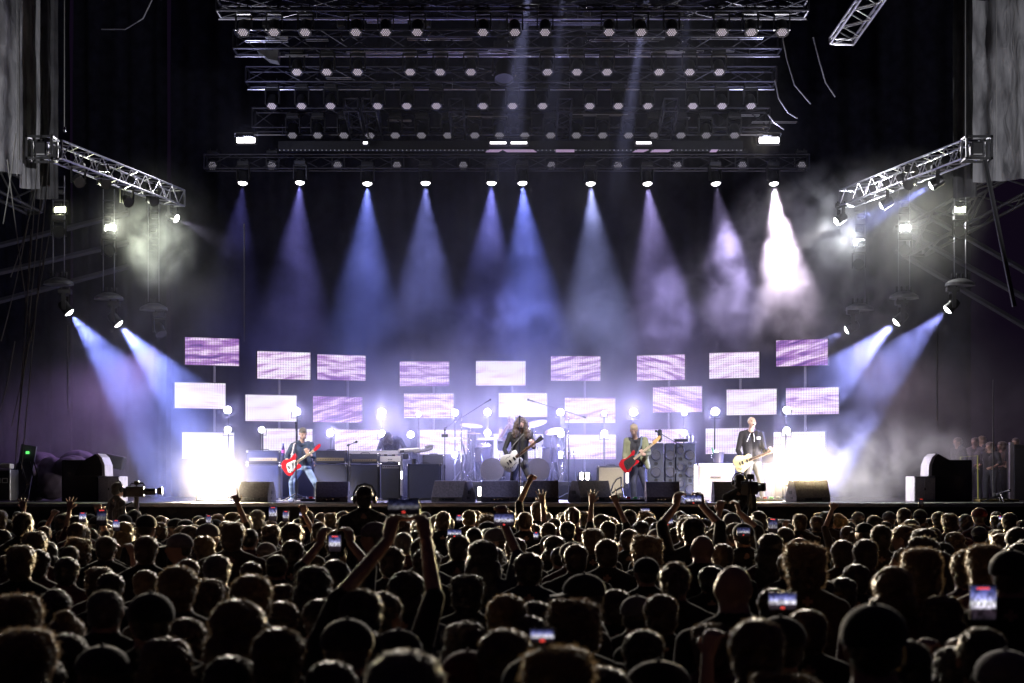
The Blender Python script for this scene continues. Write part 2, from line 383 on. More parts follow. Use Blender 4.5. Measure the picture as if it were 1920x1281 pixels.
# wash rows under the roof trusses
rows = [(37.0, 50, [457,514,573,668,723,783,906,965,1022,1142,1201,1259,1353,1407,1466], 'front'),
        (39.8, 125, [557,614,671,769,826,883,1026,1082,1138,1235,1293,1348], 'second'),
        (42.0, 189, [511,566,620,709,763,818,906,961,1017,1106,1159,1214,1299,1353,1407], 'third'),
        (44.0, 244, [549,596,646,694,741,791,840,890,937,984,1032,1081,1130,1178,1226,1276,1323,1377], 'rear')]
ordn = ['first','second','third','fourth','fifth','sixth','seventh','eighth','ninth','tenth','eleventh','twelfth','thirteenth','fourteenth','fifteenth','sixteenth','seventeenth','eighteenth']
for d, y, xs, nm in rows:
    for i, x in enumerate(xs):
        moving_head('honeycomb wash light, %s from the left under the %s roof truss' % (ordn[i], nm), P(x, y+1, d), (.05*math.sin(i*2.1+d), -.62, -1), 'wash' if d < 44 else 'washdim', 'wash lights under the %s roof truss' % nm, scale=.95 if d<44 else 1.0)
moving_head('big profile spotlight hanging lens-down in the middle of the roof rig', P(945,132,40.5), (0,-.5,-1), 'off', scale=1.5, name='profile_spot')
# shafts from lights above the frame
for lb, p, q, e, a in [('high spotlight above the roof rig throwing a slanting blue shaft right of centre', P(1222,-60,38.5), P(1172,260,38.0), 5000, 6.5),
                       ('high spotlight above the roof rig throwing a soft shaft at the centre', P(998,-70,38.5), P(955,260,37.6), 2600, 11),
                       ('high spotlight above the roof rig left of the slanting blue shaft', P(1062,-70,38.5), P(1030,260,37.6), 900, 8),
                       ('high spotlight above the roof rig right of the slanting blue shaft', P(1300,-70,38.5), P(1268,230,37.6), 600, 8)]:
    moving_head(lb, p, q-p, 'lit', 'spotlights above the roof rig', energy=e*3.6, col=(.50,.52,1), angle=a, scale=.95, blend=.6)
# strobes
def strobe(label, px, py, d, wpx, hpx, e, group=None, col=(1,.97,1)):
    p = P(px, py, d); k = 1/PXM(d); W, H = wpx*k, hpx*k
    t = thing('strobe_light', label, 'strobe light', p, 0, group)
    MB().bbox((0,.07,0), (W+.08,.12,H+.07), .012).build('housing', body, t)
    MB().bbox((0,0,0), (W,.02,H), .004).build('tube', mat('strobe_glow_%d' % int(e), (1,1,1), .3, emit=col, es=30 if e > 50 else 5), t)
    br = MB().path([(-W*.5-.06,.07,0),(-W*.5-.06,.07,H*.5+.12),(W*.5+.06,.07,H*.5+.12),(W*.5+.06,.07,0)], .012); br.build('bracket', body, t)
    if e > 50: lamp('added_halo', 'POINT', (0,.25,.25), (0,-1,0), 90, (.6,.62,1), t, r=.1)  # added point lamp behind the strobe, lights the haze there
    if e > 50: lamp('glow', 'SPOT', (0,-.06,0), (0,-1,-.15), e, col, t, 150, .8, .12)
    return t
strobe('glaring white strobe at the left end of the roof rig', 461, 263, 40, 33, 9, 420, 'glaring strobes at the ends of the roof rig')
strobe('glaring white strobe at the right end of the roof rig', 1442, 263, 40, 36, 10, 560, 'glaring strobes at the ends of the roof rig')
for x, wd, lb in [(934,30,'left of the two white tube lights in the middle of the pelmet'), (973,30,'right of the two white tube lights in the middle of the pelmet'), (1207,28,'thin white tube light on the right part of the pelmet'), (685,8,'tiny white tube light on the left part of the pelmet')]:
    strobe(lb, x, 268, 43.5, wd, 4, 20, 'tube lights on the pelmet')

# trusses -----------------------------------------------------------------
_ch = {}
def unit_tube(r, m, key):
    if key not in _ch: _ch[key] = MB().tube((0,0,0), (0,0,1), r, n=8).mesh('tube_'+key, m, True)
    return _ch[key]
def place_tube(name, me, a, b, parent):
    a = Vector(a); b = Vector(b); d = b-a
    o = obj(name, me, parent); o.matrix_basis = Matrix.Translation(a) @ d.to_track_quat('Z','Y').to_matrix().to_4x4() @ Matrix.Scale(d.length, 4, (0,0,1))
    return o
def truss(label, a, b, w, h, bay, group=None, m=alu, r=.022, name='lighting_truss', ladder=False, endbars=True, rb=None):
    a = Vector(a); b = Vector(b); ax = (b-a).normalized(); L = (b-a).length
    up = Vector((0,0,1))
    if abs(ax.z) > .9: up = Vector((0,1,0))
    side = ax.cross(up).normalized(); up = side.cross(ax).normalized()
    t = thing(name, label, 'truss', a, 0, group)
    cm = unit_tube(r, m, 'c'+m.name+str(r)); bmh = unit_tube(rb or r*.55, m, 'b'+m.name+str(r))
    cs = [(-1,-1),(1,-1),(1,1),(-1,1)] if not ladder else [(0,-1),(0,1)]
    def cp(s, k): return ax*s+side*(w/2*k[0])+up*(h/2*k[1])
    for k in cs: place_tube('chord', cm, cp(0,k), cp(L,k), t)
    n = max(1, round(L/bay)); st = L/n
    for i in range(n):
        s0, s1 = i*st, (i+1)*st
        if ladder: place_tube('brace', bmh, cp(s0,cs[0]), cp(s0,cs[1]), t); continue
        for q in range(4):
            k0, k1 = cs[q], cs[(q+1)%4]
            if i % 2: k0, k1 = k1, k0
            place_tube('brace', bmh, cp(s0,k0), cp(s1,k1), t)
    for s in ((0, L) if endbars else ()):
        for q in range(len(cs) if not ladder else 1): place_tube('end_bar', cm, cp(s,cs[q]), cp(s,cs[(q+1)%len(cs)]), t)
    return t
bright = mat('bright_aluminium', (.55,.55,.60), .28, metal=.95, var=.15, scale=8)
for d, yt, yb, x0, x1, lb in [(37.0, 4, 26, 410, 1512, 'front'), (39.8, 62, 96, 441, 1462, 'second'), (42.0, 130, 158, 464, 1452, 'third'), (44.3, 207, 243, 476, 1440, 'rear')]:
    truss('long box truss of the roof rig, the %s one with wash lights under it' % lb, P(x0, (yt+yb)/2, d), P(x1, (yt+yb)/2, d), .55, (yb-yt)/PXM(d), .62, 'long trusses of the roof rig', dalu, .024)
    # a pipe on the bottom carries the lights
    pp = thing('light_bar', 'thin pipe hanging below the %s roof truss' % lb, 'pipe', P(x0, yb+10, d), 0, 'pipes below the roof trusses')
    L = (x1-x0)/PXM(d)
    place_tube('pipe', unit_tube(.018, bright, 'pipe'), (0,0,0), (L,0,0), pp)
    random.seed(int(d))
    for i in range(9): x = L*(i+.5)/9; place_tube('drop', unit_tube(.010, alu, 'drop'), (x,0,0), (x,0,.25), pp)
# cross trusses running front to back through the rig (short members that glint)
for i, x in enumerate([672, 705, 860, 1055, 1245]):
    a = P(x, 250, 44.2); b = Vector((a.x, 42.1, a.z+.25))
    truss('%s cross truss joining the long roof trusses, from the left' % ordn[i], b, a, .32, .3, .6, 'cross trusses of the roof rig', dalu, .02)
# cable trays and clutter between the trusses
random.seed(31)
for i in range(26):
    x = 460+38*i; y, d = random.choice([(75,39.6),(88,39.6),(40,37.2),(146,41.8),(218,44.1),(226,44.1),(100,39.9)])
    L = random.uniform(.3,1.6); p = P(x, y+random.uniform(-5,5), d+random.uniform(-.2,.2))
    o = thing('cable_tray', 'short metal cable tray in the roof rig, %s above the %s screen column' % (['left end','middle','right end'][i%3], ordn[min(8,i//3)]), 'cable tray', p, 0, 'cable trays among the roof trusses')
    for s in (-1,1): place_tube('rail', unit_tube(.011, bright, 'rail'), (0,s*.08,0), (L,s*.08,0), o)
    for k in range(3): place_tube('rung', unit_tube(.008, alu, 'rung'), (L*k/2,-.08,0), (L*k/2,.08,0), o)
# chain hoists hanging trusses
random.seed(5)
for i, x in enumerate([500, 640, 800, 958, 1100, 1275, 1420]):
    p = P(x, 60, 39.8)
    t = thing('chain_hoist', '%s black chain hoist in the roof rig from the left' % ordn[i], 'chain hoist', p, 0, 'chain hoists in the roof rig')
    MB().bbox((0,0,.25),(.18,.22,.34),.03).build('motor', body, t)
    MB().tube((0,0,.4),(0,0,2.2),.01).build('chain', chrome, t); MB().tube((0,0,.1),(0,0,-.15),.012).path([(0,0,-.15),(.05,0,-.2),(0,0,-.26),(-.05,0,-.2)],.012).build('hook', chrome, t)
# pelmet
pel = thing('pelmet', 'long black pelmet box under the rear roof truss with a dotted lower edge', 'pelmet', P(957,276,44.0))
Wp = (1392-522)/PXM(44); MB().bbox((0,0,.02),(Wp,.25,.22),.01).build('panel', black, pel)
dots = MB()
for i in range(110):
    x = -Wp/2+Wp*(i+.5)/110; dots.box((x,-.14,-.10),(.022,.02,.014))
dots.build('led_dots', mat('led_dot', (.5,.5,.5), .4, emit=(.8,.8,1), es=.35), pel)['kind'] = 'stuff'
pk = mat('pink_tape', (.62,.45,.60), .6, emit=None)
for x0, x1, sl in [(910,935,.1),(950,1007,-.1),(1042,1077,0),(1186,1207,.12),(1219,1253,.1),(1330,1343,.05)]:
    p = P((x0+x1)/2, 283, 43.8); w_ = (x1-x0)/PXM(43.8)
    sc = thing('set_piece', 'pale pink strip standing at pixel', 'strip', p); sc['label'] = 'pale lilac strip under the pelmet, %s' % {910:'below the left tube light',950:'the longest, below the right tube light',1042:'thin one right of centre',1186:'slanted one below the thin tube light',1219:'just right of the slanted one',1330:'tiny one near the right end'}[x0]
    MB().prism([(-w_/2,-.03),(w_/2,-.03),(w_/2+sl,.03),(-w_/2+sl,.03)],-.02,.02, Matrix.Rotation(PI/2,4,'X')).build('strip', mat('lilac_glow_strip', (.7,.55,.72), .5, emit=(.75,.5,.8), es=.25), sc)  # faint glow put into the strip material by emission
# rear truss carrying the beams
truss('rear truss above the row of beam lights', P(385,305,45.2), P(1515,305,45.2), .4, .34, .7, None, dalu, .02)
# ---------------------------------------------------------------- side trusses and hanging light pods
for sd, nm in ((-1,'left'), (1,'right')):
    def X(px): return px if sd < 0 else 1920-px
    a = P(X(100), 281, 34.0); b = P(X(332), 372, 40.0)
    truss('slanting %s side truss with spotlights under it' % nm, a, b, .34, .34, .36, 'side trusses', bright if sd > 0 else alu, .020)
    c = thing('corner_block', 'black box truss corner at the outer end of the %s side truss' % nm, 'truss corner', P(X(84), 280, 33.9), 0, 'truss corners')
    fr = MB()
    for x in (-.28,.18):
        for y in (-.2,.2): fr.box((x,y,0),(.04,.04,.42))
    for z in (-.2,.2):
        for y in (-.2,.2): fr.box((-.05,y,z),(.5,.04,.04))
        for x in (-.28,.18): fr.box((x,0,z),(.04,.44,.04))
    fr.build('frame', body, c); MB().bbox((-.05,.02,0),(.22,.26,.26),.03).build('motor', body, c)
lampY = (.98,1.0,.62); 
def work_lamp(label, p, col, e, d=(0,-1,-.1), w_=.22, h_=.12):
    t = thing('flood_light', label, 'flood light', p, 0, 'flood lights on the side pods')
    MB().bbox((0,.06,0),(w_+.06,.1,h_+.05),.015).build('housing', body, t)
    MB().bbox((0,0,0),(w_,.02,h_),.004).build('lens', mat('flood_%d' % int(100*col[2]), (1,1,1), .3, emit=col, es=25), t)
    MB().path([(-w_/2-.04,.06,0),(-w_/2-.04,.06,h_+.07),(w_/2+.04,.06,h_+.07),(w_/2+.04,.06,0)],.01).build('bracket', body, t)
    lamp('glow', 'SPOT', (0,-.07,0), d, e, col, t, 140, .7, .08)
hoodm = mat('hood_grey', (.16,.16,.17), .35, metal=.4, var=.3, scale=6)
def hood(label, p, s=1.0):
    t = thing('rain_hood', label, 'rain hood', p, 0, 'rain hoods over the lowest side lights'); t.scale = (s,)*3
    MB().lathe([(.30,-.09),(.285,-.03),(.20,.02),(.12,.05),(.0,.06)], 24).build('hood', hoodm, t, True)
    for k in range(4): MB().tube((-.15+.1*k,0,.04),(-.15+.1*k,0,.13),.022).sphere((-.15+.1*k,0,.14),.028,8).build('clamp', body, t)
pods = {-1: [(113,393,(.95,1,.60),430,110,530,122,580,38.6,(.62,.0,-.78),1.9), (207,428,(.96,1,.80),500,204,558,214,602,39.6,(.66,-.0,-.75),2.6), (None,0,0,0,288,578,299,622,41.0,(.4,-.5,-.8),0)],
         1: [(1800,393,(.98,1,.72),440,1800,532,1786,576,38.6,(-.72,.0,-.69),2.0), (1697,428,(.97,.98,.92),650,1695,556,1690,600,39.6,(-.80,.0,-.72),2.2), (1611,454,(.90,.94,1),520,1612,578,1599,617,41.0,(-.75,.1,-.40),.9)]}
for sd, nm in ((-1,'left'), (1,'right')):
    for i, (lx, ly, lc, le, hx, hy, bx, by, d, bd, be) in enumerate(pods[sd]):
        pos = ['outermost','middle','innermost'][i]
        if lx:
            work_lamp('%s glaring flood light on the %s side pods' % (pos, nm), P(lx, ly, d), lc, le*(.9 if i != 1 and not (i == 2 and sd > 0) else .8), (-sd*.8,-.5,.05) if i == 2 or (i == 1 and sd < 0) else (0,-1,-.1))
            moving_head('unlit spotlight under the %s flood light on the %s side' % (pos, nm), P(lx+(-3 if sd<0 else 0), ly+44, d), (-.3*sd,-1,.1), 'off', 'unlit spotlights on the side pods', scale=.9)
        hood('%s rain hood on the %s side, above a low beam light' % (pos, nm), P(hx, hy-4, d), 1.05)
        # hanging wires (a pipe frame)
        lad = thing('hanging_frame', '%s narrow hanging wire frame on the %s side of the stage' % (pos, nm), 'hanging frame', P(hx, hy-12, d), 0, 'hanging frames of the side pods')
        top = P(hx, (330 if i == 0 else 355 if i == 1 else 375), d).z-P(hx,hy-12,d).z
        for s in (-1,1): place_tube('wire', unit_tube(.011, alu, 'wire'), (s*.12,0,0), (s*.12,0,top), lad)
        for k in range(4): place_tube('rung', unit_tube(.014, dalu, 'prung'), (-.12,0,top*(.5+.13*k)), (.12,0,top*(.5+.13*k)), lad)
        for k in range(3): MB().bbox((.02*(-1)**k,0.02,top*(.58+.13*k)),(.16,.12,.10),.02).build('clamp_box', body, lad)
        cb = (.24,.30,1) if sd < 0 else (.32,.35,1)
        moving_head('%s low beam light under a rain hood on the %s side' % (pos, nm), P(bx, by-4, d), bd, 'lit' if be else 'off', 'low beam lights on the side pods', energy=4800*be, col=cb, angle=34, scale=.9)
        if i == 2: lamp('added_wing_fill_'+nm, 'SPOT', P(bx, by, d)+Vector((0,-.3,-.35)), (sd*.55,-.1,-.8), 900 if sd < 0 else 380, (.62,.36,1) if sd < 0 else (.80,.55,.75), None, 100, .9, .06)  # extra lamp added to tint the wing haze, without its own fixture
# lights below the side trusses
for lb, px, py, d, dr, k, e, c, an in [
    ('outermost unlit spotlight under the left side truss', 147, 338, 35.2, (.5,-1,-.6), 'off', 0, None, 0),
    ('second spotlight from the outside under the left side truss', 195, 342, 36.5, (.6,-1,-.5), 'off', 0, None, 0),
    ('third spotlight from the outside under the left side truss', 238, 376, 37.6, (.6,-1,-.6), 'off', 0, None, 0),
    ('fourth spotlight from the outside under the left side truss', 285, 375, 38.8, (.7,-1,-.5), 'off', 0, None, 0),
    ('lit spotlight at the inner end of the left side truss with a short lilac beam', 322, 406, 40, (.9,-.3,-.45), 'lit', 900, lilac, 24),
    ('lit spotlight near the outer end of the right side truss with a blue beam', 1758, 342, 35.2, (-1,.2,-.55), 'lit', 6500, blue2, 18),
    ('unlit spotlight in the middle of the right side truss', 1706, 343, 36.5, (-.5,-1,-.5), 'off', 0, None, 0),
    ('lit spotlight in the middle of the right side truss with a blue beam', 1664, 380, 37.8, (-1,.2,-.55), 'lit', 5500, blue2, 19),
    ('lit spotlight at the inner end of the right side truss with a white beam', 1577, 410, 40, (-.9,-.2,-.55), 'lit', 1800, white, 26)]:
    moving_head(lb, P(px, py, d), dr, k, 'spotlights under the side trusses', energy=e, col=c or white, angle=an or 30, scale=.8)
# roof girders at the sides
for sd, nm in ((-1,'left'), (1,'right')):
    def X(px): return px if sd < 0 else 1920-px
    girm = mat('girder_steel', (.09,.09,.085), .5, metal=.6, var=.3, scale=5)
    a = P(X(-90), 292, 42); b = P(X(205), 452, 46) if sd > 0 else P(X(70), 372, 44)
    truss('heavy lattice girder at the %s edge below the grey vinyl sheet' % nm, a, b, .5, .75, .95, 'lattice girders at the stage sides', girm, .045, 'roof_girder')
    for k, (y0, y1) in enumerate([(470,400),(520,455),(575,500)]):
        t = thing('wing_beam', '%s dim steel beam slanting in the dark behind the %s light pods' % (['upper','middle','lower'][k], nm), 'steel beam', (0,0,0), 0, 'dim beams behind the light pods')
        MB().tube(P(X(-40),y0 if sd<0 else y0+60,44), P(X(240),y1 if sd<0 else y1-30,46), .07, n=4).build('beam', mat('wing_steel', (.09,.09,.10), .6, metal=.3), t)
    # dark strut with ropes
ropem = mat('rope', (.16,.16,.15), .8)
random.seed(12)
t = thing('leaning_strut', 'dark leaning strut crossing the lattice girder at the right edge', 'strut', P(1846,300,32.5))
MB().tube((0,0,0), P(1902,575,32.5)-P(1846,300,32.5), .045, n=8).build('pole', body, t)
for i, (x0,y0,x1,y1) in enumerate([(14,300,60,640),(52,420,2,640),(58,430,38,760),(80,330,30,840),(92,440,22,800),(70,300,28,880),(20,520,66,360),(6,420,30,250),(84,470,44,700),(36,300,36,20),(96,250,40,880),(28,640,0,770)]):
    o = MB().path([P(x0+(x1-x0)*k/8, y0+(y1-y0)*k/8, 31.5)+Vector((0,0,-.10*math.sin(PI*k/8))) for k in range(9)], .011).build('rope', ropem)
    tag(o, '%s slack rope hanging down the dark left side of the stage' % ordn[i], 'rope', 'ropes on the left side')
for i, (x, y0, y1) in enumerate([(121,0,240),(127,610,770),(458,420,640),(1757,610,790),(1862,712,930),(32,0,330),(1810,0,260),(1868,0,320)]):
    o = MB().tube(P(x,y0,33), P(x,y1,33), .009).build('cable', mat('cable_grey', (.2,.2,.2), .6)); tag(o, None, 'cable', 'straight hanging cables')
    o['label'] = ['straight cable with a hook at the upper left beside the dark vinyl','short straight cable below the left pods','thin straight cable left of the backdrop','straight cable below the right pods','thin upright cable above the side-stage guests','cable down the face of the left grey sheet','cable down the left edge of the right grey sheet','cable down the middle of the right grey sheet'][i]
MB().sphere(P(121,243,33),(.03,.03,.06),8).build('cable_hook', chrome); tag(bpy.data.objects['cable_hook'], 'small metal hook at the end of the upper left cable', 'hook')
# swagged cables at the right of the roof rig and the far top corners
for i, (pts, lb) in enumerate([([(1465,60),(1475,110),(1490,160),(1520,195)], 'looped cable falling from the front roof truss at the right'),
    ([(1525,70),(1535,110),(1548,155),(1566,182)], 'looped cable furthest right beside the roof rig'),
    ([(1453,150),(1460,185),(1478,212),(1495,222)], 'looped cable at the right end of the third roof truss'),
    ([(1440,215),(1452,230),(1470,243)], 'short looped cable at the right end of the rear roof truss'),
    ([(190,55),(235,55),(268,35),(285,0)], 'curved hose at the upper left of the dark sky')]):
    o = MB().path([P(x,y,40) for x,y in pts], .014).build('swagged_cable', mat('cable_sheath', (.35,.35,.36), .45)); tag(o, lb, 'cable', 'looped cables beside the roof rig')
truss('steep bright truss hanging alone at the upper right', P(1648,-22,36), P(1578,78,38), .5, .12, .35, None, bright, .028)
# big line of panel at upper left of rig
t = thing('loudspeaker_wedge', 'black hanging loudspeaker under the left end of the second roof truss', 'loudspeaker', P(505,106,39.9))
MB().prism([(-.25,.09),(.23,.14),(.20,-.14),(0,-.10)], -.2, .2, Matrix.Rotation(PI/2,4,'X')).build('cabinet', hoodm, t)
# ================================================================ VIDEO PANELS
def screen_mat(i, pat, tintp, bright_):
    m = bpy.data.materials.new('video_picture_%02d' % i); m.use_nodes = True; n = m.node_tree; b = n.nodes['Principled BSDF']
    b.inputs['Base Color'].default_value = (.02,.02,.02,1); b.inputs['Roughness'].default_value = .5
    N = n.nodes.new; Lk = n.links.new
    uv = N('ShaderNodeTexCoord'); mp = N('ShaderNodeMapping'); Lk(uv.outputs['Generated'], mp.inputs[0])
    rnd = random.Random(100+i)
    mp.inputs['Location'].default_value = (rnd.uniform(0,5), 0, rnd.uniform(0,5))
    mp.inputs['Rotation'].default_value = (0, rnd.uniform(-.25,.25)+pat*.1, 0)
    mp.inputs['Scale'].default_value = (1.0, 1, .62)
    wv = N('ShaderNodeTexWave'); wv.bands_direction = 'Z'; wv.inputs['Scale'].default_value = rnd.uniform(.7,1.8); wv.inputs['Distortion'].default_value = rnd.uniform(6,12); wv.inputs['Detail'].default_value = 4; wv.inputs['Detail Scale'].default_value = .7
    Lk(mp.outputs[0], wv.inputs[0])
    nz = N('ShaderNodeTexNoise'); nz.inputs['Scale'].default_value = 3.0; nz.inputs['Detail'].default_value = 6; nz.inputs['Distortion'].default_value = .8
    m3 = N('ShaderNodeMapping'); m3.inputs['Scale'].default_value = (.7,1,4.5); m3.inputs['Rotation'].default_value = (0, .25*pat, 0); Lk(mp.outputs[0], m3.inputs[0]); Lk(m3.outputs[0], nz.inputs[0])
    # radial glow
    sp = N('ShaderNodeVectorMath'); sp.operation = 'DISTANCE'; sp.inputs[1].default_value = (rnd.uniform(.3,.6), .5, rnd.uniform(.55,.95)); Lk(uv.outputs['Generated'], sp.inputs[0])
    g = N('ShaderNodeMapRange'); g.inputs['From Min'].default_value = .55; g.inputs['From Max'].default_value = .0; Lk(sp.outputs['Value'], g.inputs['Value'])
    a = N('ShaderNodeMath'); a.operation = 'MULTIPLY_ADD'; a.inputs[1].default_value = .20; Lk(wv.outputs['Fac'], a.inputs[0]); Lk(nz.outputs['Fac'], a.inputs[2])
    a2 = N('ShaderNodeMath'); a2.operation = 'MULTIPLY_ADD'; a2.inputs[1].default_value = .50; Lk(g.outputs[0], a2.inputs[0]); Lk(a.outputs[0], a2.inputs[2])
    a3 = N('ShaderNodeMath'); a3.operation = 'ADD'; a3.inputs[1].default_value = bright_+.06; Lk(a2.outputs[0], a3.inputs[0])
    r = N('ShaderNodeValToRGB'); e = r.color_ramp.elements
    e[0].position = .30; e[0].color = (.10,.045,.26,1); e[1].position = 1.0; e[1].color = (.95,.90,1,1)
    x = e.new(.52); x.color = (.36,.16,.50,1); x = e.new(.70); x.color = (.78,.60,.86,1)
    Lk(a3.outputs[0], r.inputs['Fac'])
    # LED pixel rows and columns
    cx = N('ShaderNodeSeparateXYZ'); Lk(uv.outputs['Generated'], cx.inputs[0])
    def lines(out, f, depth):
        k = N('ShaderNodeMath'); k.operation = 'MULTIPLY'; k.inputs[1].default_value = f*2*PI; Lk(out, k.inputs[0])
        s = N('ShaderNodeMath'); s.operation = 'SINE'; Lk(k.outputs[0], s.inputs[0])
        q = N('ShaderNodeMath'); q.operation = 'MULTIPLY_ADD'; q.inputs[1].default_value = depth; q.inputs[2].default_value = 1-depth*.5; Lk(s.outputs[0], q.inputs[0]); return q.outputs[0]
    l1 = lines(cx.outputs['X'], 20, .16); l2 = lines(cx.outputs['Z'], 11, .12)
    mm = N('ShaderNodeMath'); mm.operation = 'MULTIPLY'; Lk(l1, mm.inputs[0]); Lk(l2, mm.inputs[1])
    st = N('ShaderNodeMath'); st.operation = 'MULTIPLY'; st.inputs[1].default_value = 1.2; Lk(mm.outputs[0], st.inputs[0])
    Lk(r.outputs[0], b.inputs['Emission Color']); Lk(st.outputs[0], b.inputs['Emission Strength'])
    return m
PANELS = [ # x0,y0,x1,y1,d,bright
 (354,634,442,685,41.5,-.12),(490,660,575,711,42.8,.12),(600,666,681,713,44,-.02),(749,678,843,724,46,-.05),(892,677,986,723,46,.25),(1033,668,1126,714,46,-.02),(1197,666,1281,713,44.5,-.02),(1333,661,1420,709,43,.12),(1459,637,1548,686,41.5,-.1),
 (332,718,419,766,41.5,.25),(466,741,551,790,42.8,.30),(593,744,674,792,44,-.1),(757,738,851,784,46,.02),(934,737,1027,782,46,.28),(1066,746,1147,793,46,.05),(1228,725,1312,773,44.5,.0),(1365,730,1453,778,43,.22),(1484,727,1562,777,41.5,.05),
 (346,811,435,860,41.5,.32),(496,804,581,853,42.8,.25),(630,806,716,853,44,.12),(783,806,877,852,46,.2),(925,814,1019,860,46,.3),(1067,815,1150,861,46,.15),(1200,805,1285,851,44.5,.1),(1327,803,1412,851,43,.18),(1460,810,1537,859,41.5,.2)]
rowN = ['top','middle','bottom']; 
for i, (x0,y0,x1,y1,d,br) in enumerate(PANELS):
    cx = (x0+x1)/2; c = P(cx, (y0+y1)/2, d); H = (y1-y0)/PXM(d); W = 2.02*H
    wa = (x1-x0)/PXM(d); yaw = math.acos(min(1, wa/W))*(1 if cx < 960 else -1) if abs(cx-960) > 150 else 0
    yaw = max(-.42, min(.42, yaw))
    t = thing('video_panel', '%s glowing video panel from the left in the %s row' % (ordn[i%9], rowN[i//9]), 'video panel', c, yaw, 'staggered video panels behind the band')
    MB().bbox((0,.05,0), (W+.02,.08,H+.02), .01).build('casing', body, t)
    MB().add([(-W/2,.0,-H/2),(W/2,.0,-H/2),(W/2,.0,H/2),(-W/2,.0,H/2)], [(0,1,2,3)]).add([(-W/2,.004,-H/2),(W/2,.004,-H/2),(W/2,.004,H/2),(-W/2,.004,H/2)], [(3,2,1,0)]).build('screen', screen_mat(i, i%3-1, 0, br), t)
    MB().bbox((0,.12,0), (.12,.06,H*.7), .01).build('bracket', dalu, t)
polem = mat('pole_paint', (.35,.33,.38), .4, metal=.3)
for i in range(9):
    x0 = max(PANELS[i][0], PANELS[i+9][0], PANELS[i+18][0]); x1 = min(PANELS[i][2], PANELS[i+9][2], PANELS[i+18][2]); x = (x0+x1)/2
    if i == 0: x = 402
    if i == 8: x = 1510
    d = PANELS[i][4]+.22; p = P(x, PANELS[i][3]-10, d)
    t = thing('panel_pole', '%s upright pole from the left carrying three video panels' % ordn[i], 'pole', (p.x, p.y, STAGE), 0, 'poles behind the video panels')
    MB().tube((0,0,0), (0,0,p.z-STAGE), .028, n=10).build('pole', polem, t, True)
    MB().bbox((0,0,.02), (.6,.6,.035), .01).build('base_plate', body, t)

# ---------------------------------------------------------------- round blinders between the panels
def par(label, px, py, d, e, s=1.0, dim=False, col=(.50,.46,1.0)):
    t = thing('round_blinder', label, 'blinder light', P(px,py,d), 0, 'round blinders between the video panels'); t.scale = (s,)*3
    R = Matrix.Rotation(PI/2, 4, 'X')      # local z -> -y ... lens towards the crowd
    MB().lathe([(.05,-.14),(.10,-.10),(.115,.0),(.12,.02),(.108,.02),(.10,.005)], 20, R).build('housing', body, t, True)
    MB().lathe([(.001,.012),(.07,.010),(.10,.004),(.10,.0),(.001,.0)], 20, R).build('lens', mat('blinder_lens', (1,1,1), .3, emit=(.95,.94,1), es=22), t)
    MB().path([(-.14,.02,0),(-.14,.05,-.17),(.14,.05,-.17),(.14,.02,0)], .012).build('bracket', body, t)
    lamp('glow', 'SPOT', (0,-.05,0), (0,-1,-.06), e, col, t, 150, .9, .09)
    return t
BL = [(427,769,1),(427,806,.8),(556,772,1),(491,806,.55),(619,812,.95),(716,773,1.1),(716,813,.9),(770,815,1),(853,774,1),(914,773,1.1),(914,812,1),(853,853,.8),(988,806,.8),(1051,773,1.15),(1051,813,1.1),(1051,853,1.1),(1133,813,1),(1188,773,1.25),(1283,774,.4),(1283,812,.6),(1341,772,1.2),(1475,769,1),(1475,807,.8),(1342,851,.4),(785,777,.3),(1133,775,.3),(914,853,.4)]
for i, (x, y, e) in enumerate(BL):
    d = 45.2 if 740 < x < 1160 else (43.2 if 580 < x < 1300 else 41.0)
    nr = ['below the screen row top','', '']
    par('%s round white blinder from the left in the %s blinder row' % (ordn[sorted([b[0] for b in BL if abs(b[1]-y) < 16]).index(x)], 'upper' if y < 790 else 'middle' if y < 830 else 'lowest'), x, y, d, 80*e, .52+.32*e)
# vertical posts for them
for i, x in enumerate(sorted(set(b[0] for b in BL))):
    d = 45.3 if 740 < x < 1160 else (43.3 if 580 < x < 1300 else 41.1)
    ys = [b[1] for b in BL if b[0] == x]
    p = P(x, min(ys), d); t = thing('blinder_post', '%s thin upright post from the left carrying round blinders' % ordn[i] if i < 18 else 'thin post', 'post', (p.x, d+.12, STAGE), 0, 'posts of the round blinders')
    MB().tube((0,0,0),(0,0,p.z-STAGE+.05),.018).build('post', body, t); MB().lathe([(.2,0),(.2,.015),(.03,.03)],16).build('foot', body, t)
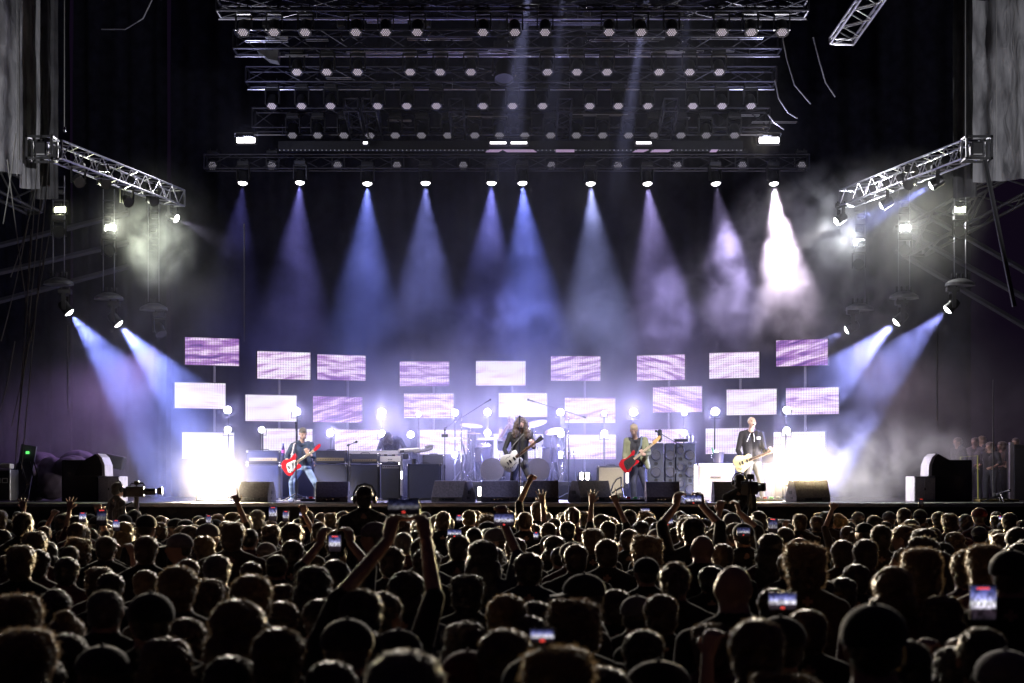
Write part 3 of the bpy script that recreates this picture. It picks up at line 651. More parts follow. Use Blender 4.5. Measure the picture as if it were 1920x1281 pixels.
# ---------------------------------------------------------------- the two huge floor blinders and the small pink one
def blinder(label, px, py, d, e, col, s=1.0, es=60, ang=165, dr=(0,-1,-.12), flap=True, throw=0):
    t = thing('floor_blinder', label, 'blinder light', P(px,py,d), 0, 'floor blinders'); t.scale = (s,)*3
    MB().bbox((0,.10,0),(.62,.18,.42),.03).build('housing', body, t)
    for i in range(2):
        for j in range(2): MB().lathe([(.001,.012),(.08,.006),(.09,-.01),(.001,-.02)], 16, Matrix.Translation((-.15+.3*i,-.0,-.1+.2*j)) @ Matrix.Rotation(PI/2,4,'X')).build('lens', mat('floor_lens_%d' % int(es), (1,1,1), .3, emit=col, es=es), t)
    if flap: MB().box((0,-.20,.20),(.66,.44,.012)).build('added_light_flap', body, t)  # flap added above the lenses to cut light going upward
    MB().path([(-.36,.1,0),(-.36,.1,-(P(px,py,d).z-STAGE)/s+.02),(.36,.1,-(P(px,py,d).z-STAGE)/s+.02),(.36,.1,0)], .018).build('stand', body, t)
    lamp('glow', 'SPOT', (0,-.12,.0), dr, e*.35, col, t, ang, .35, .18)
    if throw: lamp('added_spill', 'POINT', (0,.32,.18), dr, e*(.22 if px < 900 else .34), (1,.93,.95), t, r=.15)  # added point lamp behind the housing, lights the smoke around it
    if throw: lamp('throw', 'SPOT', (0,-.14,.0), Vector((0,9,1.7))-P(px,py,d), throw, (1,.83,.58) if px < 900 else (1,.77,.42), t, 58, .5, .2)
blinder('glaring warm floor blinder near the left front of the stage', 400, 893, 37.0, 1100, (1,.92,.82), throw=36000)
blinder('glaring warm floor blinder near the right front of the stage', 1503, 893, 37.0, 1700, (1,.92,.82), throw=44000)
blinder('small pink floor light behind the monitors right of the singer', 1096, 893, 38.5, 120, (1,.72,.95), .4, flap=False)
# unseen front-of-house lights above the audience: soft front light on the band
for i, (tx, tz, e) in enumerate([(-4.3,3.0,1.0),(.15,3.0,1.15),(2.7,3.0,1.0),(4.9,3.1,1.05),(-2.6,3.0,.5),(0,2.6,.5)]):
    a = Vector((tx*.8+.8*(-1)**i, 28.5, 12.5)); b = Vector((tx, 38.2 if i < 4 else 43, tz-.2))
    moving_head('followspot on the front truss above the audience aimed at the %s musician' % ['leftmost','singing','bass playing','rightmost','keyboard','drumming'][i], a, b-a, 'lit', 'followspots above the audience', energy=15000*e, col=(1,.93,.90), angle=13, blend=.5)

for sd, nm in ((-1,'left'),(1,'right')):  # lamps added out of view to brighten the vinyl sheets
    a = Vector((sd*10.6, 28.5, 5.8)); b = Vector((sd*9.3, 34.6, 9.2))
    moving_head('added unseen wash light outside the %s edge of the view pointing at the vinyl sheets' % nm, a, b-a, 'lit', 'added wash lights on the vinyl sheets', energy=1100, col=(.96,.95,1), angle=62, blend=.9)
for px, py, nm in ((461,263,'left'),(1442,263,'right')):
    p = P(px,py,39.6); lamp('strobe_throw_'+nm, 'SPOT', p+Vector((0,-.1,0)), Vector((0,8.5,1.7))-p, 10000, (1,.88,.74), None, 30, .6, .2)
# ================================================================ PEOPLE
# A figure is a set of tapered capsules grown into ONE surface (voxel remesh), then coloured by the nearest capsule.
_ico = None
def capsule_mesh(bm, a, b, ra, rb):
    for p, r in ((a, ra), (b, rb)):
        rr = r if isinstance(r, (tuple, list)) else (r, r, r)
        bmesh.ops.create_icosphere(bm, subdivisions=2, radius=1, matrix=Matrix.Translation(p) @ Matrix.Diagonal((*rr, 1)))
    d = b-a
    if d.length > 1e-4 and not isinstance(ra, (tuple, list)):
        bmesh.ops.create_cone(bm, cap_ends=True, segments=12, radius1=ra, radius2=rb, depth=d.length,
                              matrix=Matrix.Translation((a+b)/2) @ d.to_track_quat('Z','Y').to_matrix().to_4x4())
class Fig:
    def __init__(s): s.c = []
    def cap(s, a, b, ra, rb, m): s.c.append((Vector(a), Vector(b), ra, rb, m)); return s
    def ball(s, c, r, m, R=None): s.c.append((Vector(c), Vector(c), r, r, m, R)); return s
    def remesh(s, name, voxel, mats, smooth_it=2, order=None, decim=None, filt=None):
        bm = bmesh.new()
        for k in s.c:
            a, b, ra, rb, m = k[:5]
            R = k[5] if len(k) > 5 and k[5] is not None else None
            if (b-a).length < 1e-6:
                rr = ra if isinstance(ra, (tuple, list)) else (ra,)*3
                M = Matrix.Translation(a) @ (R.to_4x4() if R is not None else Matrix()) @ Matrix.Diagonal((*rr, 1))
                bmesh.ops.create_icosphere(bm, subdivisions=2, radius=1, matrix=M)
            else: capsule_mesh(bm, a, b, ra, rb)
        me = bpy.data.meshes.new('tmp'); bm.to_mesh(me); bm.free()
        o = bpy.data.objects.new('tmp', me); COL.objects.link(o)
        r = o.modifiers.new('r', 'REMESH'); r.mode = 'VOXEL'; r.voxel_size = voxel
        if smooth_it: sm = o.modifiers.new('s', 'SMOOTH'); sm.factor = .5; sm.iterations = smooth_it
        if decim: dc = o.modifiers.new('d', 'DECIMATE'); dc.ratio = decim
        dg = bpy.context.evaluated_depsgraph_get(); dg.update()
        out = bpy.data.meshes.new_from_object(o.evaluated_get(dg)); out.name = name
        bpy.data.objects.remove(o); bpy.data.meshes.remove(me)
        # colour every face by the capsule it is nearest to
        n = len(out.polygons); C = np.zeros(n*3); out.polygons.foreach_get('center', C); C = C.reshape(-1, 3)
        best = np.full(n, 1e9); idx = np.zeros(n, int); keys = list(mats.keys())
        for k in s.c:
            a, b, ra, rb, m = k[:5]; A = np.array(a); Bv = np.array(b)-A; L = (Bv**2).sum()
            if isinstance(ra, (tuple, list)):
                Q = C-A
                if len(k) > 5 and k[5] is not None: Q = Q @ np.array(k[5].to_3x3())
                rr = np.array(ra); q = np.linalg.norm(Q/rr, axis=1); dist = (q-1)*rr.min()
            else:
                t = np.clip(((C-A)@Bv)/L, 0, 1) if L > 1e-9 else np.zeros(n)
                dist = np.linalg.norm(C-(A+t[:,None]*Bv), axis=1)-(ra+(rb-ra)*t)
            u = dist < best; best[u] = dist[u]; idx[u] = keys.index(m)
        out.materials.clear()
        for kk in keys: out.materials.append(mats[kk])
        out.polygons.foreach_set('material_index', idx.astype(np.int32))
        out.polygons.foreach_set('use_smooth', np.ones(n, bool)); out.update()
        return out
def lerp(a, b, t): return Vector(a)*(1-t)+Vector(b)*t
def hand(f, wrist, d, palm, curl=.6, spread=.25, side=1, m='skin', s=1.0, only=None, thumb=.5):
    """palm plate, four unequal bent fingers and a thumb. d: direction of the fingers, palm: normal out of the palm, side: thumb side."""
    d = Vector(d).normalized(); palm = Vector(palm); palm = (palm-d*palm.dot(d)).normalized(); sd = d.cross(palm).normalized()*side
    W = Vector(wrist)
    for k in (-1, 0, 1): f.cap(W+d*.015*s+sd*.016*k*s, W+d*.085*s+sd*.026*k*s, .016*s, .014*s, m)
    lens = [.074,.084,.078,.060]
    for i in range(4):
        off = (1.5-i)*.021*s; c = curl if only is None or i not in only else .05
        base = W+d*.086*s+sd*off; fd = (d+sd*(1.5-i)*spread*.35).normalized(); L = lens[i]*s
        a1 = c*1.1; a2 = c*2.3
        p1 = base+(fd*math.cos(a1)+palm*math.sin(a1))*L*.5
        p2 = p1+(fd*math.cos(a2)+palm*math.sin(a2))*L*.32
        a3 = min(c*3.2, 3.0); p3 = p2+(fd*math.cos(a3)+palm*math.sin(a3))*L*.25
        f.cap(base, p1, .0095*s, .0088*s, m); f.cap(p1, p2, .0088*s, .0082*s, m); f.cap(p2, p3, .0082*s, .0075*s, m)
    tb = W+d*.025*s+sd*.026*s; t1 = tb+(d*.7+sd*.9+palm*thumb).normalized()*.045*s; t2 = t1+(d*.9+sd*.25+palm*thumb*1.3).normalized()*.033*s
    f.cap(tb, t1, .0135*s, .011*s, m); f.cap(t1, t2, .011*s, .009*s, m)
def head(f, c, face, up=(0,0,1), s=1.0, skin='skin', jaw=0.0, beard=None, mouth_open=0):
    """c: centre of the head, face: direction the face looks."""
    y = Vector(face).normalized(); z = Vector(up); z = (z-y*z.dot(y)).normalized(); x = y.cross(z)
    R = Matrix((x, y, z)).transposed()
    def q(a, b, e): return Vector(c)+(x*a+y*b+z*e)*s
    def e(p, r, m): f.ball(p, tuple(k*s for k in r), m, R)
    e(q(0,-.012,.03), (.077,.095,.090), skin); e(q(0,.018,-.03), (.062,.072,.085), skin)
    e(q(0,.048,-.078), (.036,.032,.030), beard or skin)
    e(q(0,.092,.0), (.011,.017,.024), skin); e(q(0,.098,-.018), (.016,.014,.011), skin)
    for k in (-1, 1):
        e(q(k*.078,.0,-.002), (.009,.020,.032), skin); e(q(k*.032,.072,.032), (.022,.014,.008), skin)
        e(q(k*.035,.062,-.015), (.022,.020,.018), skin)
        if beard: e(q(k*.045,.032,-.065), (.022,.035,.032), beard)
    if mouth_open: e(q(0,.085,-.058), (.022,.012,.018), 'mouth'); e(q(0,.078,-.088), (.026,.022,.012), beard or skin)
    else: e(q(0,.086,-.050), (.022,.010,.006), 'lip')
    return R, q
def torso(f, pel, chest, neck, shl, shr, m, belly=.0, w=1.0, hipm=None, face=(0,-1,0)):
    fc = Vector(face)
    pel = Vector(pel); chest = Vector(chest); neck = Vector(neck); sl = Vector(shl); sr = Vector(shr)
    ax = (sr-sl).normalized(); hm = hipm or m
    for k in (-1, 1):
        f.cap(pel+ax*.075*k*w, lerp(pel, chest, .5)+ax*.065*k*w, .105*w, .100*w, hm if False else m)
        f.cap(lerp(pel, chest, .5)+ax*.065*k*w+fc*belly, chest+ax*.080*k*w, .100*w+belly, .112*w, m)
        f.cap(chest+ax*.09*k*w, lerp(sl if k < 0 else sr, neck, .35), .105*w, .062*w, m)
    f.cap(sl, neck-Vector((0,0,.05)), .062*w, .055*w, m); f.cap(sr, neck-Vector((0,0,.05)), .062*w, .055*w, m)
    for k in (-1, 1): f.cap(pel+ax*.07*k*w-Vector((0,0,.04)), pel+ax*.07*k*w-Vector((0,0,.05)), .108*w, .108*w, hm)
def arm(f, sh, el, wr, m, skin='skin', sleeve=1.0, w=1.0):
    f.cap(sh, el, .060*w, .046*w, m)
    if sleeve >= 1: f.cap(el, wr, .046*w, .036*w, m)
    else:
        mid = lerp(el, wr, sleeve); f.cap(el, mid, .046*w, .044*w, m); f.cap(mid, wr, .036*w, .027*w, skin)
def leg(f, hip, kn, an, m, toe, shoe='shoe', w=1.0):
    f.cap(hip, kn, .092*w, .062*w, m); f.cap(kn, lerp(kn, an, .35), .062*w, .060*w, m); f.cap(lerp(kn, an, .35), an, .060*w, .052*w, m)
    an = Vector(an); t = Vector(toe); t.z = 0; t.normalize(); g = an.copy(); g.z -= .055
    f.cap(g-t*.035, g+t*.15, .042, .034, shoe); f.cap(an, g, .046, .040, shoe)
skin_lit = mat('stage_skin', (.50,.33,.26), .5, var=.08, scale=18, spec=.4)
lipm = mat('lip', (.33,.14,.12), .5); mouthm = mat('mouth_dark', (.05,.015,.015), .5)
eyem = mat('eye_dark', (.03,.025,.02), .3); shoem = mat('shoe_leather', (.03,.03,.03), .45, var=.3)
def hair_mesh(name, c, R, blobs, m, voxel=.012, amp=.012, fuzz=0, flen=.03, seed=0, fr=.0010, down=.0, stray=.35):
    """hair volume: blobs (centre in head axes, radii) grown together, roughened, with loose strands all over."""
    f = Fig()
    for p, r in blobs: f.ball(Vector(c)+R@Vector(p), r, 'hair', R)
    me = f.remesh(name, voxel, {'hair': m}, 1)
    me.calc_loop_triangles() if False else None
    rnd = random.Random(seed)
    for v in me.vertices:
        k = noise.noise(v.co*28+Vector((seed,0,0)))+.6*noise.noise(v.co*70+Vector((0,seed,0)))
        v.co += v.normal*amp*k
    if fuzz:
        vs = [tuple(v.co) for v in me.vertices]; fs = [tuple(p.vertices) for p in me.polygons]; mi = [0]*len(fs)
        pl = me.polygons; N = len(pl)
        for k in range(fuzz):
            p = pl[rnd.randrange(N)]; a = p.center; nrm = p.normal
            t = Vector((rnd.gauss(0,1), rnd.gauss(0,1), rnd.gauss(0,1))).normalized()
            d = (nrm*(.45+stray*rnd.random())+t*.6+Vector((0,0,-down))).normalized()
            L = flen*rnd.uniform(.4,1.3); s = d.cross(nrm+t*.3).normalized()*fr*rnd.uniform(.7,1.4)
            b = a+d*L*.55; e = b+(d+Vector((0,0,-.5-down))).normalized()*L*.45
            o = len(vs); vs += [tuple(a-s), tuple(a+s), tuple(b+s*.8), tuple(b-s*.8), tuple(e)]
            fs += [(o,o+1,o+2,o+3), (o+3,o+2,o+4)]; mi += [0,0]
        m2 = bpy.data.meshes.new(name); m2.from_pydata(vs, [], fs); m2.materials.append(m)
        sm = np.zeros(len(fs), bool); sm[:N] = True; m2.polygons.foreach_set('use_smooth', sm); m2.update()
        bpy.data.meshes.remove(me); me = m2
    return me
def hairmat(name, col, rough=.45, trl=.35, tcol=None):
    if name in MATS: return MATS[name]
    m = mat(name, col, rough, var=.35, scale=60, spec=.7, sheen=.7)
    n = m.node_tree; b = n.nodes['Principled BSDF']; out = [x for x in n.nodes if x.type == 'OUTPUT_MATERIAL'][0]
    tr = n.nodes.new('ShaderNodeBsdfTranslucent'); tr.inputs[0].default_value = (*[min(1, c*3.0+.10) for c in (tcol or col)], 1)
    mx = n.nodes.new('ShaderNodeMixShader'); mx.inputs[0].default_value = trl
    n.links.new(b.outputs[0], mx.inputs[1]); n.links.new(tr.outputs[0], mx.inputs[2]); n.links.new(mx.outputs[0], out.inputs[0])
    return m
def eyes(parent, q, s=1.0):
    for k in (-1, 1): MB().sphere(q(k*.033,.078,.012), .011*s, 8).build('eye', eyem, parent)

# ---------------------------------------------------------------- guitars. local x: towards the headstock, y: up across the body, z: front
def bez(pts, n=8):
    out = []; N = len(pts)
    for i in range(N):
        p0, p1, p2, p3 = [Vector(pts[(i+k-1) % N]) for k in range(4)]
        for j in range(n):
            t = j/n; q = .5*((2*p1)+(p2-p0)*t+(2*p0-5*p1+4*p2-p3)*t*t+(3*p1-p0-3*p2+p3)*t**3); out.append((q.x, q.y))
    return out
def slab(mb, out, z0, z1, bev=.006):
    c = Vector((sum(p[0] for p in out)/len(out), sum(p[1] for p in out)/len(out)))
    rings = []
    for z, k in ((z0, bev), (z0+bev, 0), (z1-bev, 0), (z1, bev)):
        rings.append([((p[0]-c.x)*(1-k/.16)+c.x, (p[1]-c.y)*(1-k/.16)+c.y, z) for p in out])
    n = len(out); vs = [p for r in rings for p in r]; fs = []
    for j in range(3):
        for i in range(n): fs.append((j*n+i, j*n+(i+1)%n, (j+1)*n+(i+1)%n, (j+1)*n+i))
    fs += [tuple(range(n-1,-1,-1)), tuple(range(3*n, 4*n))]; mb.add(vs, fs); return mb
def guitar(name, label, cat, M, outline, bodym, length, head_out, headm, neckm, guard=None, guardm=None, pick=(), pickm=None, knobs=(), knobm=None, scale_n=20, width=.05, fholes=(), bind=None, strings=6, board=None, th=.045):
    t = thing(name, label, cat); t.matrix_basis = M
    out = bez(outline); slab(MB(), out, -th/2, th/2).build('body', bodym, t, True)
    x0 = .10; x1 = length
    MB().box(((x0+x1)/2, 0, .012), (x1-x0, width, .03)).build('neck', neckm, t)
    fbm = board or mat('fretboard_rosewood', (.10,.05,.03), .5, var=.3, scale=40)
    fb = MB().box(((x0+x1)/2, 0, .031), (x1-x0, width-.004, .008)).build('fretboard', fbm, t)
    fr = MB()
    for i in range(scale_n): x = x1-(x1-x0+.1)*(1-2**(-(i+1)/12))*1.15; x > x0 and fr.box((x,0,.037),(.003,width-.004,.004))
    fr.build('fret', chrome, fb)['kind'] = 'stuff'
    hd = MB(); slab(hd, bez(head_out, 5), .0, .018, .003); h = hd.build('headstock', headm, t, True); h.location = (x1, 0, 0)
    pg = MB()
    for i in range(strings):
        k = i if True else 0; pg.tube((.03+.025*i, (.035 if i % 2 else .04)+.01, .009), (.03+.025*i, .065, .009), .006, n=6)
    g = pg.build('tuning_peg', chrome, h); g['kind'] = 'stuff'
    if guard: p = MB(); slab(p, bez(guard), th/2, th/2+.004, .001); p.build('pickguard', guardm, t)
    for x, y, a, b in pick: MB().bbox((x,y,th/2+.009),(a,b,.014),.003).build('pickup', pickm or body, t)
    for x, y in knobs: MB().lathe([(.011,th/2),(.010,th/2+.018),(.001,th/2+.019)], 10, Matrix.Translation((x,y,0))).build('knob', knobm or body, t)
    MB().bbox((-.10,0,th/2+.008),(.02,.08,.014),.003).build('bridge', chrome, t)
    for p in fholes: MB().path([(a,b,th/2+.001) for a,b in p], .004).build('sound_hole', body, t)
    st = MB()
    for i in range(strings): y = (i/(strings-1)-.5)*(width-.012); st.tube((-.10,y,th/2+.014),(x1+.04,y,.042),.0008,n=4)
    st.build('strings', chrome, t)['kind'] = 'stuff'
    return t
def gframe(bodyc, tip, front=(0,-1,0), roll=0):
    c = Vector(bodyc); x = (Vector(tip)-c).normalized(); z = Vector(front); z = (z-x*z.dot(x)).normalized(); y = z.cross(x)
    return Matrix.Translation(c) @ Matrix((x,y,z)).transposed().to_4x4() @ Matrix.Rotation(roll, 4, 'X')
red = mat('red_lacquer', (.62,.02,.03), .18, spec=.7); whitel = mat('white_lacquer', (.80,.78,.70), .18, spec=.6)
creaml = mat('cream_lacquer', (.80,.68,.36), .18, spec=.6); maple = mat('maple', (.62,.38,.16), .35, var=.15, scale=12)
pearl = mat('white_plastic', (.75,.75,.72), .3); darkred = mat('dark_red_lacquer', (.42,.012,.02), .18, spec=.7)
palen = mat('pale_maple', (.68,.55,.40), .4, var=.1, scale=12)
OFFSET = [(-.215,.03),(-.20,.115),(-.10,.165),(.0,.125),(.09,.14),(.165,.15),(.155,.09),(.10,.035),(.10,-.03),(.13,-.09),(.10,-.125),(.03,-.12),(-.05,-.125),(-.13,-.155),(-.20,-.11)]
ROUND = [(-.23,.0),(-.215,.115),(-.12,.185),(-.02,.165),(.05,.125),(.12,.145),(.185,.115),(.17,.045),(.11,.03),(.11,-.03),(.17,-.045),(.185,-.115),(.12,-.145),(.05,-.125),(-.02,-.165),(-.12,-.185),(-.215,-.115)]
SINGLE = [(-.20,.0),(-.19,.105),(-.10,.165),(-.01,.135),(.05,.11),(.12,.12),(.165,.08),(.155,.035),(.10,.02),(.08,-.03),(.15,-.06),(.155,-.09),(.11,-.085),(.05,-.11),(-.01,-.135),(-.10,-.165),(-.19,-.105)]
BASS = [(-.235,.03),(-.22,.11),(-.12,.155),(-.02,.12),(.09,.125),(.20,.155),(.215,.11),(.13,.035),(.12,-.03),(.16,-.09),(.13,-.12),(.04,-.11),(-.04,-.115),(-.13,-.155),(-.22,-.11)]
HFLAT = [(-.01,-.022),(-.01,.022),(.04,.04),(.10,.05),(.17,.055),(.185,.03),(.16,-.0),(.08,-.02)]
HOPEN = [(-.01,-.022),(-.01,.022),(.05,.04),(.13,.045),(.17,.04),(.165,0),(.17,-.04),(.13,-.045),(.05,-.04)]
HBASS = [(-.01,-.022),(-.01,.022),(.04,.045),(.12,.05),(.20,.055),(.22,.03),(.20,-.0),(.10,-.025)]

# ================================================================ THE BAND
def performer(name_label, f, mats, d, hair=None, voxel=.0095, hd=None, group=None, eye=True):
    t = thing('person', name_label, 'person', (0,0,0), 0, group)
    me = f.remesh('performer_mesh', voxel, mats, 2)
    bo = obj('body', me, t)
    R, q = hd
    if eye: eyes(t, q)
    if hair:
        for hn, hm in hair: obj(hn, hm, t)
    return t
V = Vector
def pz(x, y, d, dy=0): v = P(x, y, d); v.y += dy; return v
# 1 leftmost guitarist -------------------------------------------------------
d = 38.0; f = Fig()
hc = pz(569,814,d,-.10); R, q = head(f, hc, (.42,-1,-.55), (.15,-.5,1), 1.0, beard='stub')
neck = pz(566,829,d,-.02); sl = pz(549,836,d,-.03); sr = pz(584,834,d,.02); chest = pz(566,845,d); pel = pz(568,873,d,.02)
torso(f, pel, chest, neck, sl, sr, 'shirt', hipm='jeans'); f.cap(neck, hc-V((0,0,.05)), .056, .054, 'skin')
f.cap(sl+V((.02,0,.02)), neck+V((-.03,-.02,0)), .05, .05, 'shirt')
e1 = pz(538,857,d,-.10); w1 = pz(543,871,d,-.27); e2 = pz(590,857,d,-.12); w2 = pz(579,851,d,-.30)
arm(f, sl, e1, w1, 'shirt', sleeve=.25); arm(f, sr, e2, w2, 'shirt', sleeve=.3)
hand(f, w1, (.55,-.1,-.5), (0,1,-.1), .5, side=1); hand(f, w2, (-.25,-.2,.9), (-.3,1,.2), 1.0, side=-1)
leg(f, pz(563,878,d), pz(549,904,d,-.22), pz(548,933,d,.02), 'jeans', (-.3,-1,0)); leg(f, pz(575,878,d), pz(592,905,d,-.18), pz(603,933,d,.1), 'jeans', (.6,-1,0))
greyhair = hairmat('greybrown_hair', (.12,.10,.08), .5, .15)
jeans = mat('washed_jeans', (.22,.30,.42), .85, var=.35, scale=9, bump=.4); denim = mat('dark_denim_shirt', (.035,.05,.085), .8, var=.35, scale=12, bump=.4)
mm = {'skin': skin_lit, 'stub': mat('stubble', (.26,.19,.16), .7), 'shirt': denim, 'jeans': jeans, 'shoe': mat('pale_shoe', (.35,.38,.42), .6, var=.3), 'lip': lipm, 'mouth': mouthm}
hm = hair_mesh('short_hair', hc, R, [((0,-.02,.05),(.083,.098,.085)),((0,.045,.095),(.06,.045,.035)),((0,-.06,.0),(.07,.05,.07))], greyhair, .011, .010, 500, .02, 3)
performer('person in dark denim shirt and washed jeans bent over a red electric guitar', f, mm, d, [('hair', hm)], hd=(R, q))
bc = pz(553,872,d,-.33); tip = pz(604,838,d,-.36)
G1 = guitar('electric_guitar', 'red electric guitar with white pickguard played by the leftmost musician', 'guitar', gframe(bc, tip, (.0,-1,.12)), [(x*1.05,y*1.1) for x,y in OFFSET], red, .52, HFLAT, red, palen,
    [(-.15,-.02),(-.10,.08),(.0,.075),(.10,.05),(.10,-.04),(.0,-.075),(-.06,-.11),(-.15,-.10)], pearl, [(-.03,0,.03,.085),(.055,0,.03,.085)], pearl, [(-.13,-.08),(-.10,-.105)], chrome, board=palen)
tag(MB().path([lerp(pz(545,880,d,-.22), sl+V((0,-.08,.06)), .0), pz(548,858,d,-.16), sl+V((.04,-.075,.035)), neck+V((-.06,.03,.02)), pz(580,842,d,.13), pz(585,865,d,.05)], .016).build('guitar_strap', mat('strap_pattern', (.55,.50,.48), .7, var=.5, scale=40)), 'patterned strap over the shoulder of the red guitar player', 'guitar strap')
# 2 keyboard player ------------------------------------------------------------
d = 42.3; f = Fig()
hc = pz(729,822,d,-.30); R, q = head(f, hc, (-.05,-.6,-1), (0,-1,.5))
neck = pz(733,818,d,-.14); sl = pz(717,826,d,-.08); sr = pz(750,825,d,-.08); chest = pz(734,834,d,0); pel = pz(736,868,d,.10)
torso(f, pel, chest, neck, sl, sr, 'shirt', hipm='trousers'); f.cap(neck, hc, .055, .055, 'skin')
e1 = pz(710,845,d,-.12); w1 = pz(710,856,d,-.42); e2 = pz(761,843,d,-.1); w2 = pz(748,852,d,-.42)
arm(f, sl, e1, w1, 'shirt'); arm(f, sr, e2, w2, 'shirt')
hand(f, w1, (.1,-1,-.25), (0,-.2,-1), .4, side=-1); hand(f, w2, (-.2,-1,-.25), (0,-.2,-1), .4, side=1)
leg(f, pz(730,874,d), pz(729,905,d), V((pz(729,0,d).x, d+.05, STAGE+.09)), 'trousers', (0,-1,0)); leg(f, pz(742,874,d), pz(744,905,d), V((pz(745,0,d).x, d+.05, STAGE+.09)), 'trousers', (0,-1,0))
dkhair = hairmat('dark_long_hair', (.03,.024,.02), .5, .15)
mm = {'skin': skin_lit, 'shirt': mat('patterned_dark_shirt', (.05,.055,.10), .7, var=.8, scale=25), 'trousers': mat('dark_trousers', (.03,.03,.035), .8), 'shoe': shoem, 'lip': lipm, 'mouth': mouthm}
hm = hair_mesh('long_hair', hc, R, [((0,-.01,.04),(.095,.11,.10)),((.07,.03,-.08),(.05,.07,.13)),((-.07,.03,-.08),(.05,.07,.13)),((0,-.09,-.06),(.09,.06,.15)),((.04,.08,-.02),(.05,.04,.10)),((-.05,.08,-.02),(.04,.04,.10))], dkhair, .014, .014, 900, .07, 4, down=.5)
performer('person with long dark hair hanging over a pale keyboard, hunched forward', f, mm, d, [('hair', hm)], hd=(R, q))
# 3 singer ------------------------------------------------------------------------
d = 37.0; f = Fig()
hc = pz(977,795,d,-.06); R, q = head(f, hc, (.05,-1,.12), beard='stub', mouth_open=1)
neck = pz(975,811,d,0); sl = pz(957,815,d,0); sr = pz(994,813,d,0); chest = pz(975,826,d,0); pel = pz(974,862,d,.02)
torso(f, pel, chest, neck, sl, sr, 'shirt', w=.98, hipm='jeans'); f.cap(neck, hc-V((0,-.01,.05)), .056, .055, 'skin')
e1 = pz(946,843,d,-.06); w1 = pz(953,858,d,-.26); e2 = pz(1001,839,d,-.10); w2 = pz(997,835,d,-.34)
arm(f, sl, e1, w1, 'shirt', sleeve=.92); arm(f, sr, e2, w2, 'shirt', sleeve=.45)
hand(f, w1, (.8,-.2,-.35), (.1,1,-.2), .55, side=1); hand(f, w2, (-.2,-.3,.8), (-.3,1,.2), 1.1, side=-1)
leg(f, pz(968,868,d), pz(962,898,d,-.12), pz(958,934,d,.05), 'jeans', (-.2,-1,0)); leg(f, pz(982,868,d), pz(993,897,d,-.10), pz(1000,934,d,.06), 'jeans', (.4,-1,0))
mm = {'skin': skin_lit, 'stub': mat('dark_beard', (.07,.05,.04), .8), 'shirt': mat('black_shirt', (.012,.012,.014), .7, var=.3, bump=.3), 'jeans': mat('charcoal_jeans', (.04,.038,.04), .8, var=.35, scale=10, bump=.3), 'shoe': shoem, 'lip': lipm, 'mouth': mouthm}
brhair = hairmat('brown_long_hair', (.07,.04,.022), .5, .15)
hm = hair_mesh('long_hair', hc, R, [((0,-.02,.045),(.10,.115,.10)),((.10,-.01,-.08),(.055,.08,.14)),((-.10,-.01,-.08),(.055,.08,.14)),((.12,.0,-.19),(.06,.07,.10)),((-.13,.02,-.20),(.07,.08,.11)),((0,-.09,-.10),(.11,.06,.18)),((.075,.06,.0),(.03,.04,.09)),((-.075,.06,.0),(.03,.04,.09))], brhair, .012, .022, 1500, .09, 5, down=.4)
performer('person singing with long wavy brown hair and black shirt, white guitar slung low', f, mm, d, [('hair', hm)], hd=(R, q))
bc = pz(960,864,d,-.34); tip = pz(1019,819,d,-.34)
guitar('electric_guitar', 'white semi-hollow guitar with sound holes held by the singer', 'guitar', gframe(bc, tip, (.05,-1,.1)), ROUND, whitel, .60, HOPEN, body, maple, None, None, [(-.04,0,.035,.075),(.06,0,.035,.075)], chrome,
    [(-.15,-.075),(-.11,-.10),(-.18,-.03),(-.07,-.115)], body, fholes=[[(-.09,.09),(-.05,.105),(.0,.085),(.03,.10)],[(-.04,-.10),(-.01,-.10),(.03,-.085),(.06,-.10)]], th=.05)
tag(MB().path([pz(950,862,d,-.20), pz(962,836,d,-.14), sr+V((-.06,-.05,.06)), neck+V((.06,.06,.02)), pz(975,845,d,.14)], .014).build('guitar_strap', shoem), 'black strap across the chest of the singer', 'guitar strap')
# 4 drummer ------------------------------------------------------------------------
d = 43.6; f = Fig(); rz_ = STAGE+.45
hc = pz(958,789,d,-.05); R, q = head(f, hc, (-.75,-.8,-.05))
neck = pz(956,803,d,0); sl = pz(940,806,d,-.02); sr = pz(974,808,d,.05); chest = pz(957,820,d,0); pel = pz(958,850,d,.08)
torso(f, pel, chest, neck, sl, sr, 'shirt', hipm='jeans'); f.cap(neck, hc-V((0,0,.05)), .055, .054, 'skin')
e1 = pz(938,822,d,-.2); w1 = pz(952,800,d,-.35); e2 = pz(983,822,d,-.2); w2 = pz(990,812,d,-.5)
arm(f, sl, e1, w1, 'skin', sleeve=1); arm(f, sr, e2, w2, 'skin', sleeve=1)
hand(f, w1, (.6,-.3,.6), (0,-1,.2), 1.0, side=1); hand(f, w2, (.3,-1,.2), (-.3,0,-1), 1.0, side=-1)
leg(f, pz(953,855,d,.05), pz(945,862,d,-.45), V((pz(945,0,d).x, d-.45, rz_+.1)), 'jeans', (0,-1,0)); leg(f, pz(963,855,d,.05), pz(973,862,d,-.45), V((pz(975,0,d).x, d-.45, rz_+.1)), 'jeans', (0,-1,0))
mm = {'skin': skin_lit, 'shirt': mat('sleeveless_top', (.13,.12,.16), .8, var=.6, scale=20), 'jeans': MATS['charcoal_jeans'], 'shoe': shoem, 'lip': lipm, 'mouth': mouthm}
hm = hair_mesh('short_hair', hc, R, [((0,-.02,.05),(.083,.10,.082)),((0,.03,.10),(.05,.05,.03))], hairmat('white_hair', (.75,.70,.62)), .011, .010, 400, .02, 6)
performer('person with short white hair seated at the drums behind the singer', f, mm, d, [('hair', hm)], hd=(R, q))
